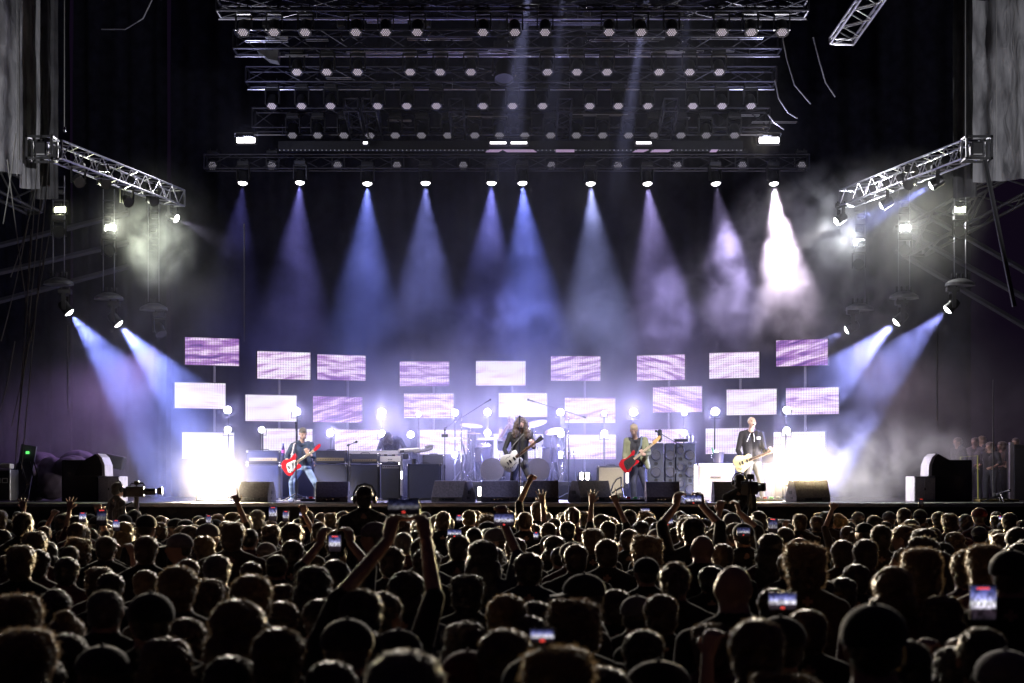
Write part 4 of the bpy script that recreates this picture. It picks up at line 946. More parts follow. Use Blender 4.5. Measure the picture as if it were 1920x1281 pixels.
# 5 bass player ----------------------------------------------------------------------
d = 39.0; f = Fig()
hc = pz(1188,808,d,-.10); R, q = head(f, hc, (-.1,-1,-.55), (0,-.5,1))
neck = pz(1191,822,d,0); sl = pz(1175,826,d,0); sr = pz(1209,825,d,0); chest = pz(1192,838,d,0); pel = pz(1195,873,d,.02)
torso(f, pel, chest, neck, sl, sr, 'shirt', w=.95, hipm='jeans'); f.cap(neck, hc-V((0,0,.05)), .055, .054, 'skin')
# open boxy jacket
for k, s_ in ((-1, sl), (1, sr)):
    f.cap(s_+V((-.02*k,.02,-.02)), pz(1192+k*13,860,d,.0), .085, .105, 'jacket'); f.cap(s_+V((-.03*k,-.05,-.05)), pz(1192+k*17,866,d,-.09), .05, .055, 'jacket'); f.cap(pz(1192+k*15,868,d,.05), pz(1192+k*12,868,d,.12), .08, .08, 'jacket')
f.cap(pz(1209,850,d,-.10), pz(1214,876,d,-.12), .06, .055, 'jacket')
e1 = pz(1171,851,d,-.06); w1 = pz(1170,866,d,-.24); e2 = pz(1216,850,d,-.12); w2 = pz(1203,853,d,-.32)
arm(f, sl, e1, w1, 'jacket', sleeve=.55, w=1.15); arm(f, sr, e2, w2, 'jacket', sleeve=.6, w=1.15)
hand(f, w1, (.15,-.2,-1), (.3,1,0), .4, side=1); hand(f, w2, (-.35,-.2,.8), (-.3,1,.2), 1.0, side=-1)
leg(f, pz(1189,880,d), pz(1187,905,d,-.05), pz(1189,935,d,.04), 'jeans', (-.2,-1,0), w=1.12); leg(f, pz(1203,880,d), pz(1208,905,d,-.05), pz(1216,935,d,.04), 'jeans', (.4,-1,0), w=1.12)
mm = {'skin': skin_lit, 'shirt': mat('dark_stripe_shirt', (.03,.03,.04), .8, var=.4), 'jacket': mat('khaki_jacket', (.20,.21,.13), .8, var=.15, scale=8, bump=.5), 'jeans': mat('navy_jeans', (.03,.032,.055), .8, var=.35, scale=9, bump=.4), 'shoe': shoem, 'lip': lipm, 'mouth': mouthm}
hm = hair_mesh('short_hair', hc, R, [((0,-.025,.055),(.083,.10,.085)),((0,.04,.10),(.055,.05,.035))], hairmat('blond_short_hair', (.45,.33,.20)), .011, .010, 500, .022, 7)
performer('person in an open khaki jacket looking down at a red and black bass', f, mm, d, [('hair', hm)], hd=(R, q))
bc = pz(1180,867,d,-.30); tip = pz(1231,826,d,-.30)
guitar('bass_guitar', 'red bass guitar with black pickguard and maple headstock', 'bass guitar', gframe(bc, tip, (.05,-1,.1)), [(x*1.0,y*1.0) for x,y in BASS], darkred, .62, HBASS, maple, palen,
    [(-.15,.0),(-.10,.09),(.02,.09),(.14,.07),(.11,-.05),(.04,-.085),(-.07,-.10),(-.15,-.09)], body, [(-.02,.02,.03,.05),(.01,-.03,.03,.05)], body, [(-.12,-.07),(-.15,-.09)], chrome, strings=4, board=palen)
tag(MB().path([pz(1176,868,d,-.2), pz(1194,852,d,-.16), pz(1201,835,d,-.16), sr+V((-.07,-.04,.065)), sr+V((-.06,.09,.0)), pz(1200,848,d,.14)], .020).build('guitar_strap', mat('blue_strap', (.12,.16,.22), .5)), 'wide blue-grey strap over the khaki jacket', 'guitar strap')
# 6 rightmost guitarist ----------------------------------------------------------------
d = 38.0; f = Fig()
hc = pz(1409,793,d,-.06); R, q = head(f, hc, (.25,-1,.22), (0,.2,1), mouth_open=1, s=1.04)
neck = pz(1408,809,d,0); sl = pz(1391,814,d,0); sr = pz(1427,814,d,0); chest = pz(1409,826,d,0); pel = pz(1411,864,d,.02)
torso(f, pel, chest, neck, sl, sr, 'hoodie', w=1.10, belly=.01, hipm='jeans'); f.cap(neck, hc-V((0,-.01,.05)), .060, .058, 'skin')
f.cap(neck+V((-.06,.05,-.01)), neck+V((.06,.05,-.01)), .06, .06, 'hoodie')
e1 = pz(1383,845,d,-.04); w1 = pz(1391,863,d,-.25); e2 = pz(1433,846,d,-.08); w2 = pz(1441,848,d,-.30)
arm(f, sl, e1, w1, 'hoodie', sleeve=.95, w=1.12); arm(f, sr, e2, w2, 'hoodie', sleeve=.6, w=1.1)
hand(f, w1, (.45,-.1,-.8), (.3,1,0), .5, side=1); hand(f, w2, (-.1,-.3,.8), (-.3,1,.2), 1.1, side=-1)
leg(f, pz(1405,870,d), pz(1398,900,d,-.08), pz(1391,934,d,.05), 'jeans', (-.4,-1,0), w=1.05); leg(f, pz(1417,870,d), pz(1424,899,d,-.10), pz(1431,934,d,.05), 'jeans', (.4,-1,0), w=1.05)
mm = {'skin': skin_lit, 'hoodie': mat('black_hoodie', (.016,.014,.018), .85, var=.3, bump=.3), 'jeans': mat('grey_jeans', (.07,.065,.065), .8, var=.35, scale=9, bump=.4), 'shoe': shoem, 'lip': lipm, 'mouth': mouthm}
hm = hair_mesh('cropped_hair', hc, R, [((0,-.02,.040),(.083,.100,.086))], hairmat('white_cropped_hair', (.70,.66,.62)), .011, .003, 300, .008, 8)
pf = performer('person laughing in a black zip hoodie with cropped white hair', f, mm, d, [('hair', hm)], hd=(R, q))
cordm = mat('white_cord', (.75,.75,.75), .6)
MB().path([pz(1405,813,d,-.16), pz(1401,822,d,-.20), pz(1398,829,d,-.20)], .006).build('drawstring', cordm, pf)
MB().path([pz(1411,813,d,-.16), pz(1412,822,d,-.20), pz(1412,829,d,-.20)], .006).build('drawstring', cordm, pf)
MB().bbox(pz(1420.5,822,d,-.150), (.09,.03,.06), .01).build('chest_emblem', mat('emblem_white', (.5,.5,.5), .6, var=.8, scale=60), pf)
bc = pz(1392,867,d,-.32); tip = pz(1459,840,d,-.34)
guitar('electric_guitar', 'cream single-cutaway guitar held by the laughing musician on the right', 'guitar', gframe(bc, tip, (.05,-1,.1)), [(x*1.08,y*1.08) for x,y in SINGLE], creaml, .60, HOPEN, creaml, mat('cream_neck', (.6,.45,.25), .4), None, None, [(-.04,0,.035,.075),(.06,0,.035,.075)], body,
    [(-.15,-.07),(-.11,-.10),(-.13,-.11),(.12,.08)], mat('brass_knob', (.45,.30,.10), .3, metal=.8))
# ================================================================ BACKLINE AND STAGE FURNITURE
def onstage(px, d, z=0): v = P(px, 0, d); return V((v.x, d, STAGE+z))
amber = mat('panel_gold', (.35,.28,.15), .4, metal=.6); silver = mat('amp_panel', (.45,.43,.45), .4, metal=.5, var=.2)
edgem = mat('edge_trim', (.42,.40,.42), .35, metal=.3)
def wedge(label, x0, x1, d=35.9, yaw=0, h=.40):
    w_ = (x1-x0)/PXM(d); c = onstage((x0+x1)/2, d)
    t = thing('monitor_wedge', label, 'stage monitor', c, yaw, 'floor monitors along the front of the stage')
    prof = [(-.30,.0),(-.30,.10),(-.16,h),(.10,h),(.26,.12),(.26,0)]     # (y, z): back faces the audience
    cm = mat('monitor_paint', (.15,.135,.14), .6, var=.3, scale=30, bump=.2)
    M = Matrix.Translation((w_/2-.02,0,0)) @ Matrix.Rotation(-PI/2,4,'Y') @ Matrix.Rotation(-PI/2,4,'Z')
    vs = []; n = len(prof); mb = MB()
    for s_ in (-1, 1):
        for y, z in prof: vs.append((s_*w_/2, y, z))
    fs = [tuple(range(n-1,-1,-1)), tuple(range(n,2*n))]+[(i,(i+1)%n,n+(i+1)%n,n+i) for i in range(n)]
    mb.add(vs, fs); o = mb.build('cabinet', cm, t)
    b = o.modifiers.new('b','BEVEL'); b.width = .012; b.segments = 2
    g = MB(); g.add([(-w_/2+.03,.115,h-.01),(w_/2-.03,.115,h-.01),(w_/2-.03,.262,.14),(-w_/2+.03,.262,.14)], [(0,3,2,1)]); g.build('grille', grille, t)
    for s_ in (-1, 1):
        MB().bbox((s_*(w_/2+.002),0,.19),(.012,.13,.075),.01).build('side_handle', body, t)
        MB().bbox((s_*(w_/2+.002),-.05,.08),(.012,.10,.05),.01).build('side_handle', body, t)
    MB().bbox((0,-.302,.055),(w_*.5,.012,.05),.004).build('connector_plate', mat('dark_plate',(.03,.03,.03),.4), t)
    for k in range(3): MB().tube((w_*(-.15+.1*k),-.312,.055),(w_*(-.15+.1*k),-.32,.055),.012,n=8).build('socket', chrome, t)
    return t
wedge('floor monitor left of the red guitar player, beside the left blinder', 452, 512, yaw=-.18, h=.40)
wedge('floor monitor at the feet of the red guitar player', 594, 655)
wedge('floor monitor turned sideways, first one left of the singer', 818, 884, yaw=-.45, h=.42)
wedge('floor monitor directly in front of the singer, left of the pair', 903, 972, h=.42)
wedge('floor monitor directly in front of the singer, right of the pair', 981, 1047, h=.42)
wedge('floor monitor turned sideways beside the small pink light', 1072, 1138, yaw=.45, h=.42)
wedge('floor monitor in front of the bass player', 1210, 1273)
wedge('floor monitor in front of the cream amplifier', 1336, 1398)
wedge('floor monitor in the glare of the right blinder', 1480, 1548, d=36.0, yaw=.25, h=.43)
# cabinets
def box_amp(label, x0, x1, y0, y1, d, front, cloth, shell, cat='guitar amplifier', dep=.4, logo=None, name='amplifier', inset=.04, base=None, group=None):
    w_ = (x1-x0)/PXM(d); zt = P(0,y0,d).z; zb = P(0,y1,d).z if base is None else base
    h = zt-zb; p = P((x0+x1)/2, 0, d)
    t = thing(name, label, cat, (p.x, d, zb), 0, group)
    MB().bbox((0,dep/2,h/2),(w_,dep,h),.018).build('cabinet', shell, t)
    MB().bbox((0,-.004,h*.5-(.04 if front == 'combo' else 0)),(w_-2*inset,.03,h-2*inset-(.10 if front == 'combo' else 0)),.006).build('grille', cloth, t)
    if front == 'combo':
        pn = MB().bbox((0,-.006,h-.085),(w_-2*inset,.03,.075),.004).build('control_panel', silver, t)
        for k in range(8): MB().tube((-w_*.36+w_*.72*k/7,-.02,h-.085),(-w_*.36+w_*.72*k/7,-.045,h-.085),.013,n=10).build('knob', body, pn)
    if front == 'head':
        pn = MB().bbox((0,-.022,h*.30),(w_-2*inset-.06,.012,h*.24),.003).build('control_panel', amber, t)
        for k in range(9): MB().tube((-w_*.36+w_*.6*k/8,-.028,h*.30),(-w_*.36+w_*.6*k/8,-.045,h*.30),.012,n=8).build('knob', body, pn)
    for s_ in (-1,1):
        for z_ in (0,1): MB().bbox((s_*(w_/2-.02),-.002,.02+z_*(h-.04)),(.05,.03,.05),.008).build('corner', chrome, t)
    MB().path([(-.1,dep/2,h),(-.08,dep/2,h+.025),(.08,dep/2,h+.025),(.1,dep/2,h)],.010).build('handle', body, t)
    if logo: MB().path([(-.11,-.024,h*logo-.01),(-.105,-.024,h*logo+.022),(-.06,-.024,h*logo+.005),(-.03,-.024,h*logo+.018),(0,-.024,h*logo+.006),(.03,-.024,h*logo+.018),(.06,-.024,h*logo+.005),(.105,-.024,h*logo+.022),(.11,-.024,h*logo-.02),(.06,-.024,h*logo-.006),(.03,-.024,h*logo-.018),(0,-.024,h*logo-.008),(-.03,-.024,h*logo-.018),(-.06,-.024,h*logo-.006),(-.11,-.024,h*logo-.01)],.006).build('badge', mat('badge_bronze', (.10,.07,.06), .4, metal=.6), t)
    return t
DA = 40.6; st = STAGE
g_ = 'purple-grey amplifier stacks behind the left guitarist'
for x0, x1, nm in [(462,526,'left of the red guitar player'),(588,651,'right of the red guitar player'),(655,712,'below the keyboard, beside the empty microphone stand')]:
    zt = P(0,870,DA).z
    box_amp('dark speaker cabinet %s' % nm, x0, x1, 871, 0, DA, 'cab', grille, tolex, 'speaker cabinet', base=st, name='speaker_cabinet', group=g_)
    box_amp('dark amplifier head resting on the cabinet %s' % nm, x0, x1, 845 if x0 < 650 else 851, 868.5, DA, 'head', grille, tolex, group=g_, name='amplifier')
box_amp('tall black amplifier rack under the pale keyboard', 714, 752, 868, 0, 40.4, 'combo', grille, tolex, base=st, name='amplifier_rack')
box_amp('wide black speaker cabinet right of the keyboard', 764, 828, 870, 0, 40.2, 'cab', grille, tolex, 'speaker cabinet', base=st, name='speaker_cabinet')
box_amp('black amplifier behind the wide cabinet, left of the drums', 792, 832, 853, 0, 41.6, 'cab', grille, tolex, base=st, name='amplifier')
shellc = mat('cream_shell', (.45,.42,.44), .5, var=.1)
box_amp('cream amplifier with a bronze badge right of the bass cabinets', 1306, 1378, 869, 0, 40.0, 'cab', cream, shellc, base=st, logo=.62, inset=.055)
box_amp('dark amplifier beside the badged cream one, behind the laughing guitarist', 1381, 1452, 869, 0, 40.2, 'cab', grille, tolex, base=st)
box_amp('cream amplifier behind the bass player, half hidden in purple glare', 1120, 1172, 874, 0, 40.4, 'cab', cream, tolex, base=st, inset=.035)
# bass rig: cabinets full of speaker cones
conem = mat('cone_paper', (.06,.06,.085), .5, var=.15); sur = mat('cone_surround', (.03,.03,.04), .5)
def cone(t, x, z, r):
    R = Matrix.Translation((x,-.012,z)) @ Matrix.Rotation(PI/2,4,'X')
    o = MB().lathe([(r,-.002),(r*1.0,.012),(r*.86,.016),(r*.80,.006)], 24, R).build('speaker_ring', sur, t, True)
    MB().lathe([(r*.80,.007),(r*.35,-.03),(r*.33,-.02),(r*.2,.004),(.001,.010)], 24, R).build('speaker_cone', conem, t, True)
rigm = mat('rig_blue_black', (.055,.06,.085), .5, var=.2, bump=.2)
for k, (x0, x1, cols, lb) in enumerate([(1214,1245,[(1230,20)],'left bass cabinet with one column of large cones'),(1247,1266,[(1257,20)],'narrow middle bass cabinet with one column of cones'),(1267,1305,[(1276,14),(1294,20)],'right bass cabinet with two staggered columns of cones')]):
    d = 40.0; w_ = (x1-x0)/PXM(d)-.012; zt = P(0,831,d).z; h = zt-st; p = P((x0+x1)/2,0,d)
    t = thing('bass_cabinet', lb, 'speaker cabinet', (p.x, d, st), 0, 'bass speaker cabinets'); MB().bbox((0,.22,h/2),(w_,.44,h),.015).build('cabinet', rigm, t)
    for (cx, dm) in cols:
        n = 4 if dm > 15 else 4
        for j in range(n):
            zc = h-.26-.37*j if dm > 15 else h-.16-.36*j
            if zc < .1: continue
            cone(t, (cx-(x0+x1)/2)/PXM(d), zc, .115 if dm > 15 else .085)
            if j < n: MB().lathe([(.042,0),(.04,.004),(.001,.002)], 14, Matrix.Translation(((cx-(x0+x1)/2)/PXM(d),-.006,zc-.185)) @ Matrix.Rotation(PI/2,4,'X')).build('bass_port', body, t)
for x, y0, y1, lb in [(1230,805,829,'dark round-topped case standing on the left bass cabinet')]:
    t = thing('device', lb, 'case', P(1237,829,40.2)); MB().bbox((0,0,.15),(.10,.12,.26),.04).build('case', body, t); MB().tube((0,0,0),(0,0,.1),.03).build('stem', body, t)
t = thing('amplifier', 'slim black amplifier lying on top of the right bass cabinet', 'amplifier', P(1278,829,40.2)); MB().bbox((-.02,0,.035),(.30,.3,.06),.01).build('case', body, t)
for k in range(2): t = thing('drink_can', ['left','right'][k]+' small can standing on the right bass cabinet', 'can', P(1290+7*k,829,40.2)); MB().lathe([(.033,0),(.035,.01),(.035,.12),(.028,.13)],14).build('can', silver, t, True)
t = thing('ice_bucket', 'grey bucket standing on the badged cream amplifier', 'bucket', P(1347,868,40.2)); MB().lathe([(.10,0),(.125,.22),(.13,.23),(.12,.22),(.09,.02)],20).build('bucket', mat('bucket_grey',(.22,.2,.24),.35,metal=.5), t, True); MB().path([(-.125,0,.2),(-.15,0,.12),(-.125,0,.1)],.008).build('handle', chrome, t)
t = thing('bottle', 'green bottle leaning out of the grey bucket', 'bottle', P(1343,862,40.2)); t.rotation_euler=(0,-.35,0); MB().lathe([(.035,0),(.037,.14),(.015,.2),(.014,.27),(.016,.28)],14).build('glass', mat('green_glass',(.08,.45,.10),.2), t, True)
t = thing('bottle', 'small drinks bottle with a red and blue label on the left amplifier', 'bottle', P(531,854,40.3)); MB().lathe([(.035,0),(.037,.12),(.02,.2),(.016,.24)],14).build('bottle_body', mat('cola_dark',(.05,.03,.08),.2), t, True); MB().lathe([(.018,.235),(.018,.26)],12).build('cap', mat('cap_blue',(.05,.08,.4),.4), t); MB().lathe([(.0385,.05),(.0385,.12)],14).build('bottle_label', mat('label_pink',(.6,.1,.25),.5), t)
MB().box((0,0,-.06),(.5,.3,.02)).build('shelf', body, thing('shelf','small black shelf between the left amplifier stacks','shelf',P(536,861,40.4)))
# keyboards
t = thing('electric_piano', 'long pale electric piano behind the amplifiers on the left', 'keyboard', onstage(702,41.4,P(0,850,41.4).z-STAGE))
MB().bbox((0,0,0),(1.30,.36,.09),.015).build('piano_body', mat('piano_cream',(.62,.58,.60),.4), t); kb = MB(); 
for k in range(40): kb.box((-.6+.03*k,-.12,.052),(.026,.14,.012))
kb.build('white_keys', pearl, t)['kind']='stuff'
for sx in (-.55,.55): MB().tube((sx,0,-.04),(sx,0,-(P(0,850,41.4).z-STAGE)),.022).build('leg', chrome, t)
t = thing('synthesizer', 'cream synthesizer with a small dark mark facing the audience', 'keyboard', P(733,861,40.7))
MB().bbox((0,.1,0),(.48,.3,.13),.01).build('synth_body', mat('synth_cream',(.70,.66,.62),.45), t)
for k in range(3): MB().box((-.05+.035*k,-.055,-.01),(.022,.006,.022)).build('mark', body, t)
for sx in (-.12,.06): MB().bbox((sx,.08,.085),(.07,.08,.05),.01).build('fader_box', body, t)
t = thing('lap_steel', 'silver-grey keyboard with a thick cable bundle, right of the keyboard player', 'keyboard', P(768,847,40.9)); t.rotation_euler=(0,-.06,.1)
MB().bbox((0,.1,.03),(.50,.26,.10),.03).build('key_body', silver, t); MB().bbox((-.17,-.035,.02),(.10,.02,.05),.005).build('port_panel', body, t)
MB().bbox((-.12,.02,-.10),(.18,.2,.12),.01).build('power_box', body, t)
MB().path([(.1,0,-.02),(.25,-.05,.0),(.40,-.03,.02),(.50,0,.05),(.52,.0,.10),(.46,.02,.10),(.35,.02,.07)],.035,8).build('cable_bundle', mat('cable_braid',(.3,.28,.3),.6,var=.4,scale=60), t)
t = thing('mug', 'dark cup standing on the wide black cabinet', 'cup', P(776,870,40.3)); MB().lathe([(.05,0),(.055,.11),(.05,.11),(.045,.01)],16).build('cup', body, t, True)
MB().path([(.055,0,.08),(.085,0,.07),(.085,0,.04),(.053,0,.03)],.007).build('handle', body, t)
# risers
t = thing('drum_riser', 'low black drum riser behind the singer', 'riser', onstage(960,43.3)); ww = (1092-826)/PXM(42.1)
MB().bbox((0,0,.36),(ww,2.5,.10),.01).build('platform', deckm, t)
for k in range(4): MB().bbox((-ww/2+ww*(k+.5)/4,-1.22,.155),(ww/4-.01,.03,.31),.005).build('skirt_panel', fm, t)
# drum kit
kit = thing('drum_kit', 'drum kit with two pale round bass drums and chrome stands', 'drum kit', onstage(966,42.9,.41))
shell = mat('drum_shell',(.35,.33,.42),.25,metal=.3,spec=.6); skinw = mat('drum_skin',(.65,.65,.78),.5,var=.15,scale=6); gold = mat('cymbal_bronze',(.62,.48,.34),.38,metal=.95)
def kx(px): return (px-966)/PXM(42.9)
def kz(py): return P(0,py,42.9).z-STAGE-.41
def drum(x, y, z, r, L, tilt, headm, nm):
    R = Matrix.Translation((x,y,z)) @ Matrix.Rotation(tilt,4,'X')
    s_ = MB().lathe([(r,-L/2),(r,L/2)], 28, R).build(nm, shell, kit, True)
    MB().lathe([(.001,L/2+.008),(r*.97,L/2+.006),(r*.97,L/2-.002)], 28, R).build('drum_head', headm, s_, True)
    MB().lathe([(r*.97,L/2-.02),(r*1.04,L/2-.02),(r*1.04,L/2+.018),(r*.97,L/2+.018)], 28, R).build('hoop', chrome, s_, True)
    return s_, R
for x in (923, 1008):
    s_, R = drum(kx(x), -.35, .27, .265, .40, PI/2, skinw, 'bass_drum')
    art = MB()
    for (a,b,c_,e_) in [(-.02,.10,.07,.035),(.03,.115,.05,.03),(.0,-.03,.08,.06),(.05,-.01,.04,.05),(-.06,-.05,.03,.04)]: art.add([(a+c_*math.cos(q)*(1+.15*math.sin(q*3)), b+e_*math.sin(q), .2105) for q in [2*PI*k/14 for k in range(14)]], [tuple(range(14))], R)
    art.build('head_print', mat('head_print',(.16,.16,.24),.6), s_)
for x, y, r, L in [(945,834,.16,.22),(986,834,.16,.22),(905,850,.2,.35),(1032,850,.2,.35),(965,842,.18,.14)]: drum(kx(x), .1 if x!=965 else .35, kz(y), r, L, .25, pearl, 'tom_drum' if x != 965 else 'snare_drum')
def cymbal(x, y, r, tx, ty, yy=0):
    c = V((kx(x), yy, kz(y))); R = Matrix.Translation(c) @ Matrix.Rotation(tx,4,'X') @ Matrix.Rotation(ty,4,'Y')
    o = MB().lathe([(.001,.03),(.035,.022),(.05,.008),(r,-.008),(r,-.011),(.05,.004)], 30, R).build('cymbal', gold, kit, True)
    s_ = MB().tube(c+V((0,0,.04)), (c.x,c.y,.02), .011).build('cymbal_stand', chrome, kit, True)
    for k in range(3): a = k*2.1+.4; MB().tube((c.x,c.y,.28),(c.x+.26*math.cos(a),c.y+.26*math.sin(a),.01),.010).build('stand_foot', chrome, s_)
cymbal(884,798,.27,.22,.10,-.1); cymbal(888,813,.18,.1,.02,-.3); cymbal(1003,794,.29,.30,-.22,.1); cymbal(912,822,.24,.15,-.05,.2); cymbal(1038,808,.22,.4,-.2,.0); cymbal(866,822,.17,.15,.05,-.2)
random.seed(77)
for k in range(22):
    x = random.choice([random.uniform(862,905), random.uniform(1028,1075)]); z0 = kz(random.uniform(800,850))
    MB().path([(kx(x),random.uniform(-.5,.4),z0),(kx(x+random.uniform(-8,8)),random.uniform(-.5,.4),z0*.5),(kx(x+random.uniform(-12,12)),random.uniform(-.5,.4),.01)],.012).build('hardware_rod', chrome, kit)
for x, y in [(940,852),(1012,832)]: pass
t = thing('drum_screen', 'pale square panel behind the left of the drummer', 'panel', P(935,826,44.0)); MB().bbox((0,0,0),(.17,.02,.30),.005).build('sheet', mat('panel_glow_white',(.75,.7,.8),.5,emit=(.8,.75,1),es=.5), t); MB().tube((0,.02,-.15),(0,.02,-.8),.012).build('stem', chrome, t)  # white sheet given emission to look lit, no lamp in it
t = thing('drum_screen', 'pale square panel between the singer and the guitar neck', 'panel', P(1008,826,44.0)); MB().bbox((0,0,0),(.24,.02,.30),.005).build('sheet', MATS['panel_glow_white'], t); MB().tube((0,.02,-.15),(0,.02,-.8),.012).build('stem', chrome, t)
# microphone stands
stm = mat('stand_black',(.04,.04,.045),.35,metal=.6)
def micstand(label, px, d, ytop, boom=None, base='tri', base_z=None, col=None):
    p = P(px,0,d); z0 = STAGE if base_z is None else base_z; zt = P(0,ytop,d).z-z0
    t = thing('microphone_stand', label, 'microphone stand', (p.x,d,z0)); c = col or stm
    MB().tube((0,0,.02),(0,0,zt*.55),.014).build('lower_pole', c, t); MB().tube((0,0,zt*.5),(0,0,zt),.009).build('upper_pole', c, t); MB().tube((0,0,zt*.5),(0,0,zt*.56),.02).build('clutch', c, t)
    if base == 'tri':
        for k in range(3): a = k*2.094+.5; MB().tube((0,0,.16),(.34*math.cos(a),.34*math.sin(a),.012),.011).build('leg', c, t)
    else: MB().lathe([(.16,0),(.16,.02),(.02,.03)],20).build('base', c, t)
    e = V((0,0,zt)); dr = V((0,.0,.1))
    if boom:
        (ax,ay),(bx,by) = boom; A = P(ax,ay,d)-V((p.x,d,z0)); Bq = P(bx,by,d)-V((p.x,d,z0)); A.y=.12; Bq.y=-.12
        MB().tube(A,Bq,.008).build('boom_arm', c, t); e = Bq; dr = (Bq-A).normalized()*.1
        MB().tube(A,A-(Bq-A).normalized()*.08,.022).build('counterweight', c, t)
    m = MB().tube(e, e+dr*1.3, .012, .018).sphere(e+dr*1.6, .028, 10).build('microphone', stm, t, True)
    return t
micstand('straight microphone stand in front of the red guitar player', 555, 36.9, 808)
micstand('singer\'s microphone stand with a pale grip, in front of the white guitar', 974.5, 36.25, 797, base='round')
micstand('empty microphone stand left of the keyboard player', 653.5, 38.0, 835, boom=((653.5,834),(664,831)))
micstand('boom microphone stand right of the bass player', 1264, 38.0, 832, boom=((1276,834),(1240,815)))
micstand('tall boom stand left of the drums reaching up to the right', 865, 41.6, 775, boom=((838,800),(908,757)), col=chrome)
micstand('tall boom stand right of the drums reaching over the panel', 1066, 41.6, 776, boom=((1093,781),(1003,754)), col=chrome)
t = micstand('thin stand with a small black box between keyboard and drums', 834, 41.0, 820); MB().bbox((0,0,P(0,817,41).z-STAGE),(.15,.06,.07),.01).build('box', body, t)
# strobe strip beside synth
t = thing('small_lamp', 'small bright vertical lamp between the black rack and the wide cabinet', 'lamp', P(753,891,40.1)); MB().bbox((0,0,0),(.03,.02,.16),.005).build('glow_tube', mat('small_tube',(1,1,1),.3,emit=(1,.97,1),es=8), t); MB().bbox((0,.03,0),(.05,.03,.9),.005).build('stem', silver, t)
for x, lb in [(1176,'bright vertical tube light beside the amplifier behind the bass player'),(1304,'bright vertical tube light at the left edge of the badged cream amplifier')]:
    t = thing('small_lamp', lb, 'lamp', P(x,890 if x==1176 else 898,39.7)); MB().bbox((0,0,0),(.05,.02,.36 if x==1176 else .60),.005).build('glow_tube', mat('warm_tube',(1,1,.9),.3,emit=(1,.93,.8),es=5), t); MB().bbox((0,.03,-.05),(.07,.04,.50 if x==1176 else .72),.005).build('stem', silver, t)
# footlights and pedal boards, stand
for x, lb in [(899,'small lit lamp on the floor left of the monitor pair'),(978,'small lit lamp on the floor between the monitor pair')]:
    t = thing('footlight', lb, 'floor light', onstage(x,37.6,.20)); MB().bbox((0,0,0),(.07,.05,.20),.01).build('glow_tube', mat('foot_glow',(1,1,.9),.3,emit=(1,.95,.8),es=3), t); MB().bbox((0,.04,-.06),(.10,.05,.28),.01).build('housing', body, t)
for x, d, lb in [(1155,36.6,'pedal board on the deck between the pink light and the bass player'),(1185,36.2,'flat setlist sheet and pedals left of the bass player\'s monitor'),(1440,36.8,'pedal board on the deck at the feet of the laughing guitarist'),(590,36.9,'pedal board at the feet of the red guitar player')]:
    t = thing('pedal_board', lb, 'pedal board', onstage(x,d)); MB().bbox((0,0,.03),(.55,.3,.05),.01).build('board', body, t)
    for k in range(4): MB().bbox((-.2+.13*k,0,.075),(.08,.13,.045),.01).build('pedal', [silver,red,mat('pedal_green',(.1,.6,.15),.4),pearl][k], t)
t = thing('guitar_stand', 'black guitar stand leaning behind the pedal board', 'guitar stand', onstage(1156,38.6)); MB().path([(-.18,0,.0),(-.08,.05,.32),(.0,.05,.45),(.10,.05,.50)],.016).path([(.18,0,0),(.10,.05,.32),(.10,.05,.5)],.016).path([(-.1,-.05,.16),(.12,-.05,.30)],.02).build('frame', body, t)
cabm = mat('stage_cable',(.5,.48,.45),.6)
random.seed(44)
for i,(x,d) in enumerate([(905,37.0),(1075,36.8),(1452,37.0),(700,37.5),(1290,37.2),(500,37.3)]):
    pts = [onstage(x+q*8,d+random.uniform(-.3,.3),.012) for q in range(9)]
    tag(MB().path(pts,.010).build('floor_cable', cabm), 'loose cable on the deck %s' % ['left of the singer monitors','near the small pink light','by the laughing guitarist','in front of the keyboards','in front of the bass cabinets','left of the red guitar player'][i], 'cable')
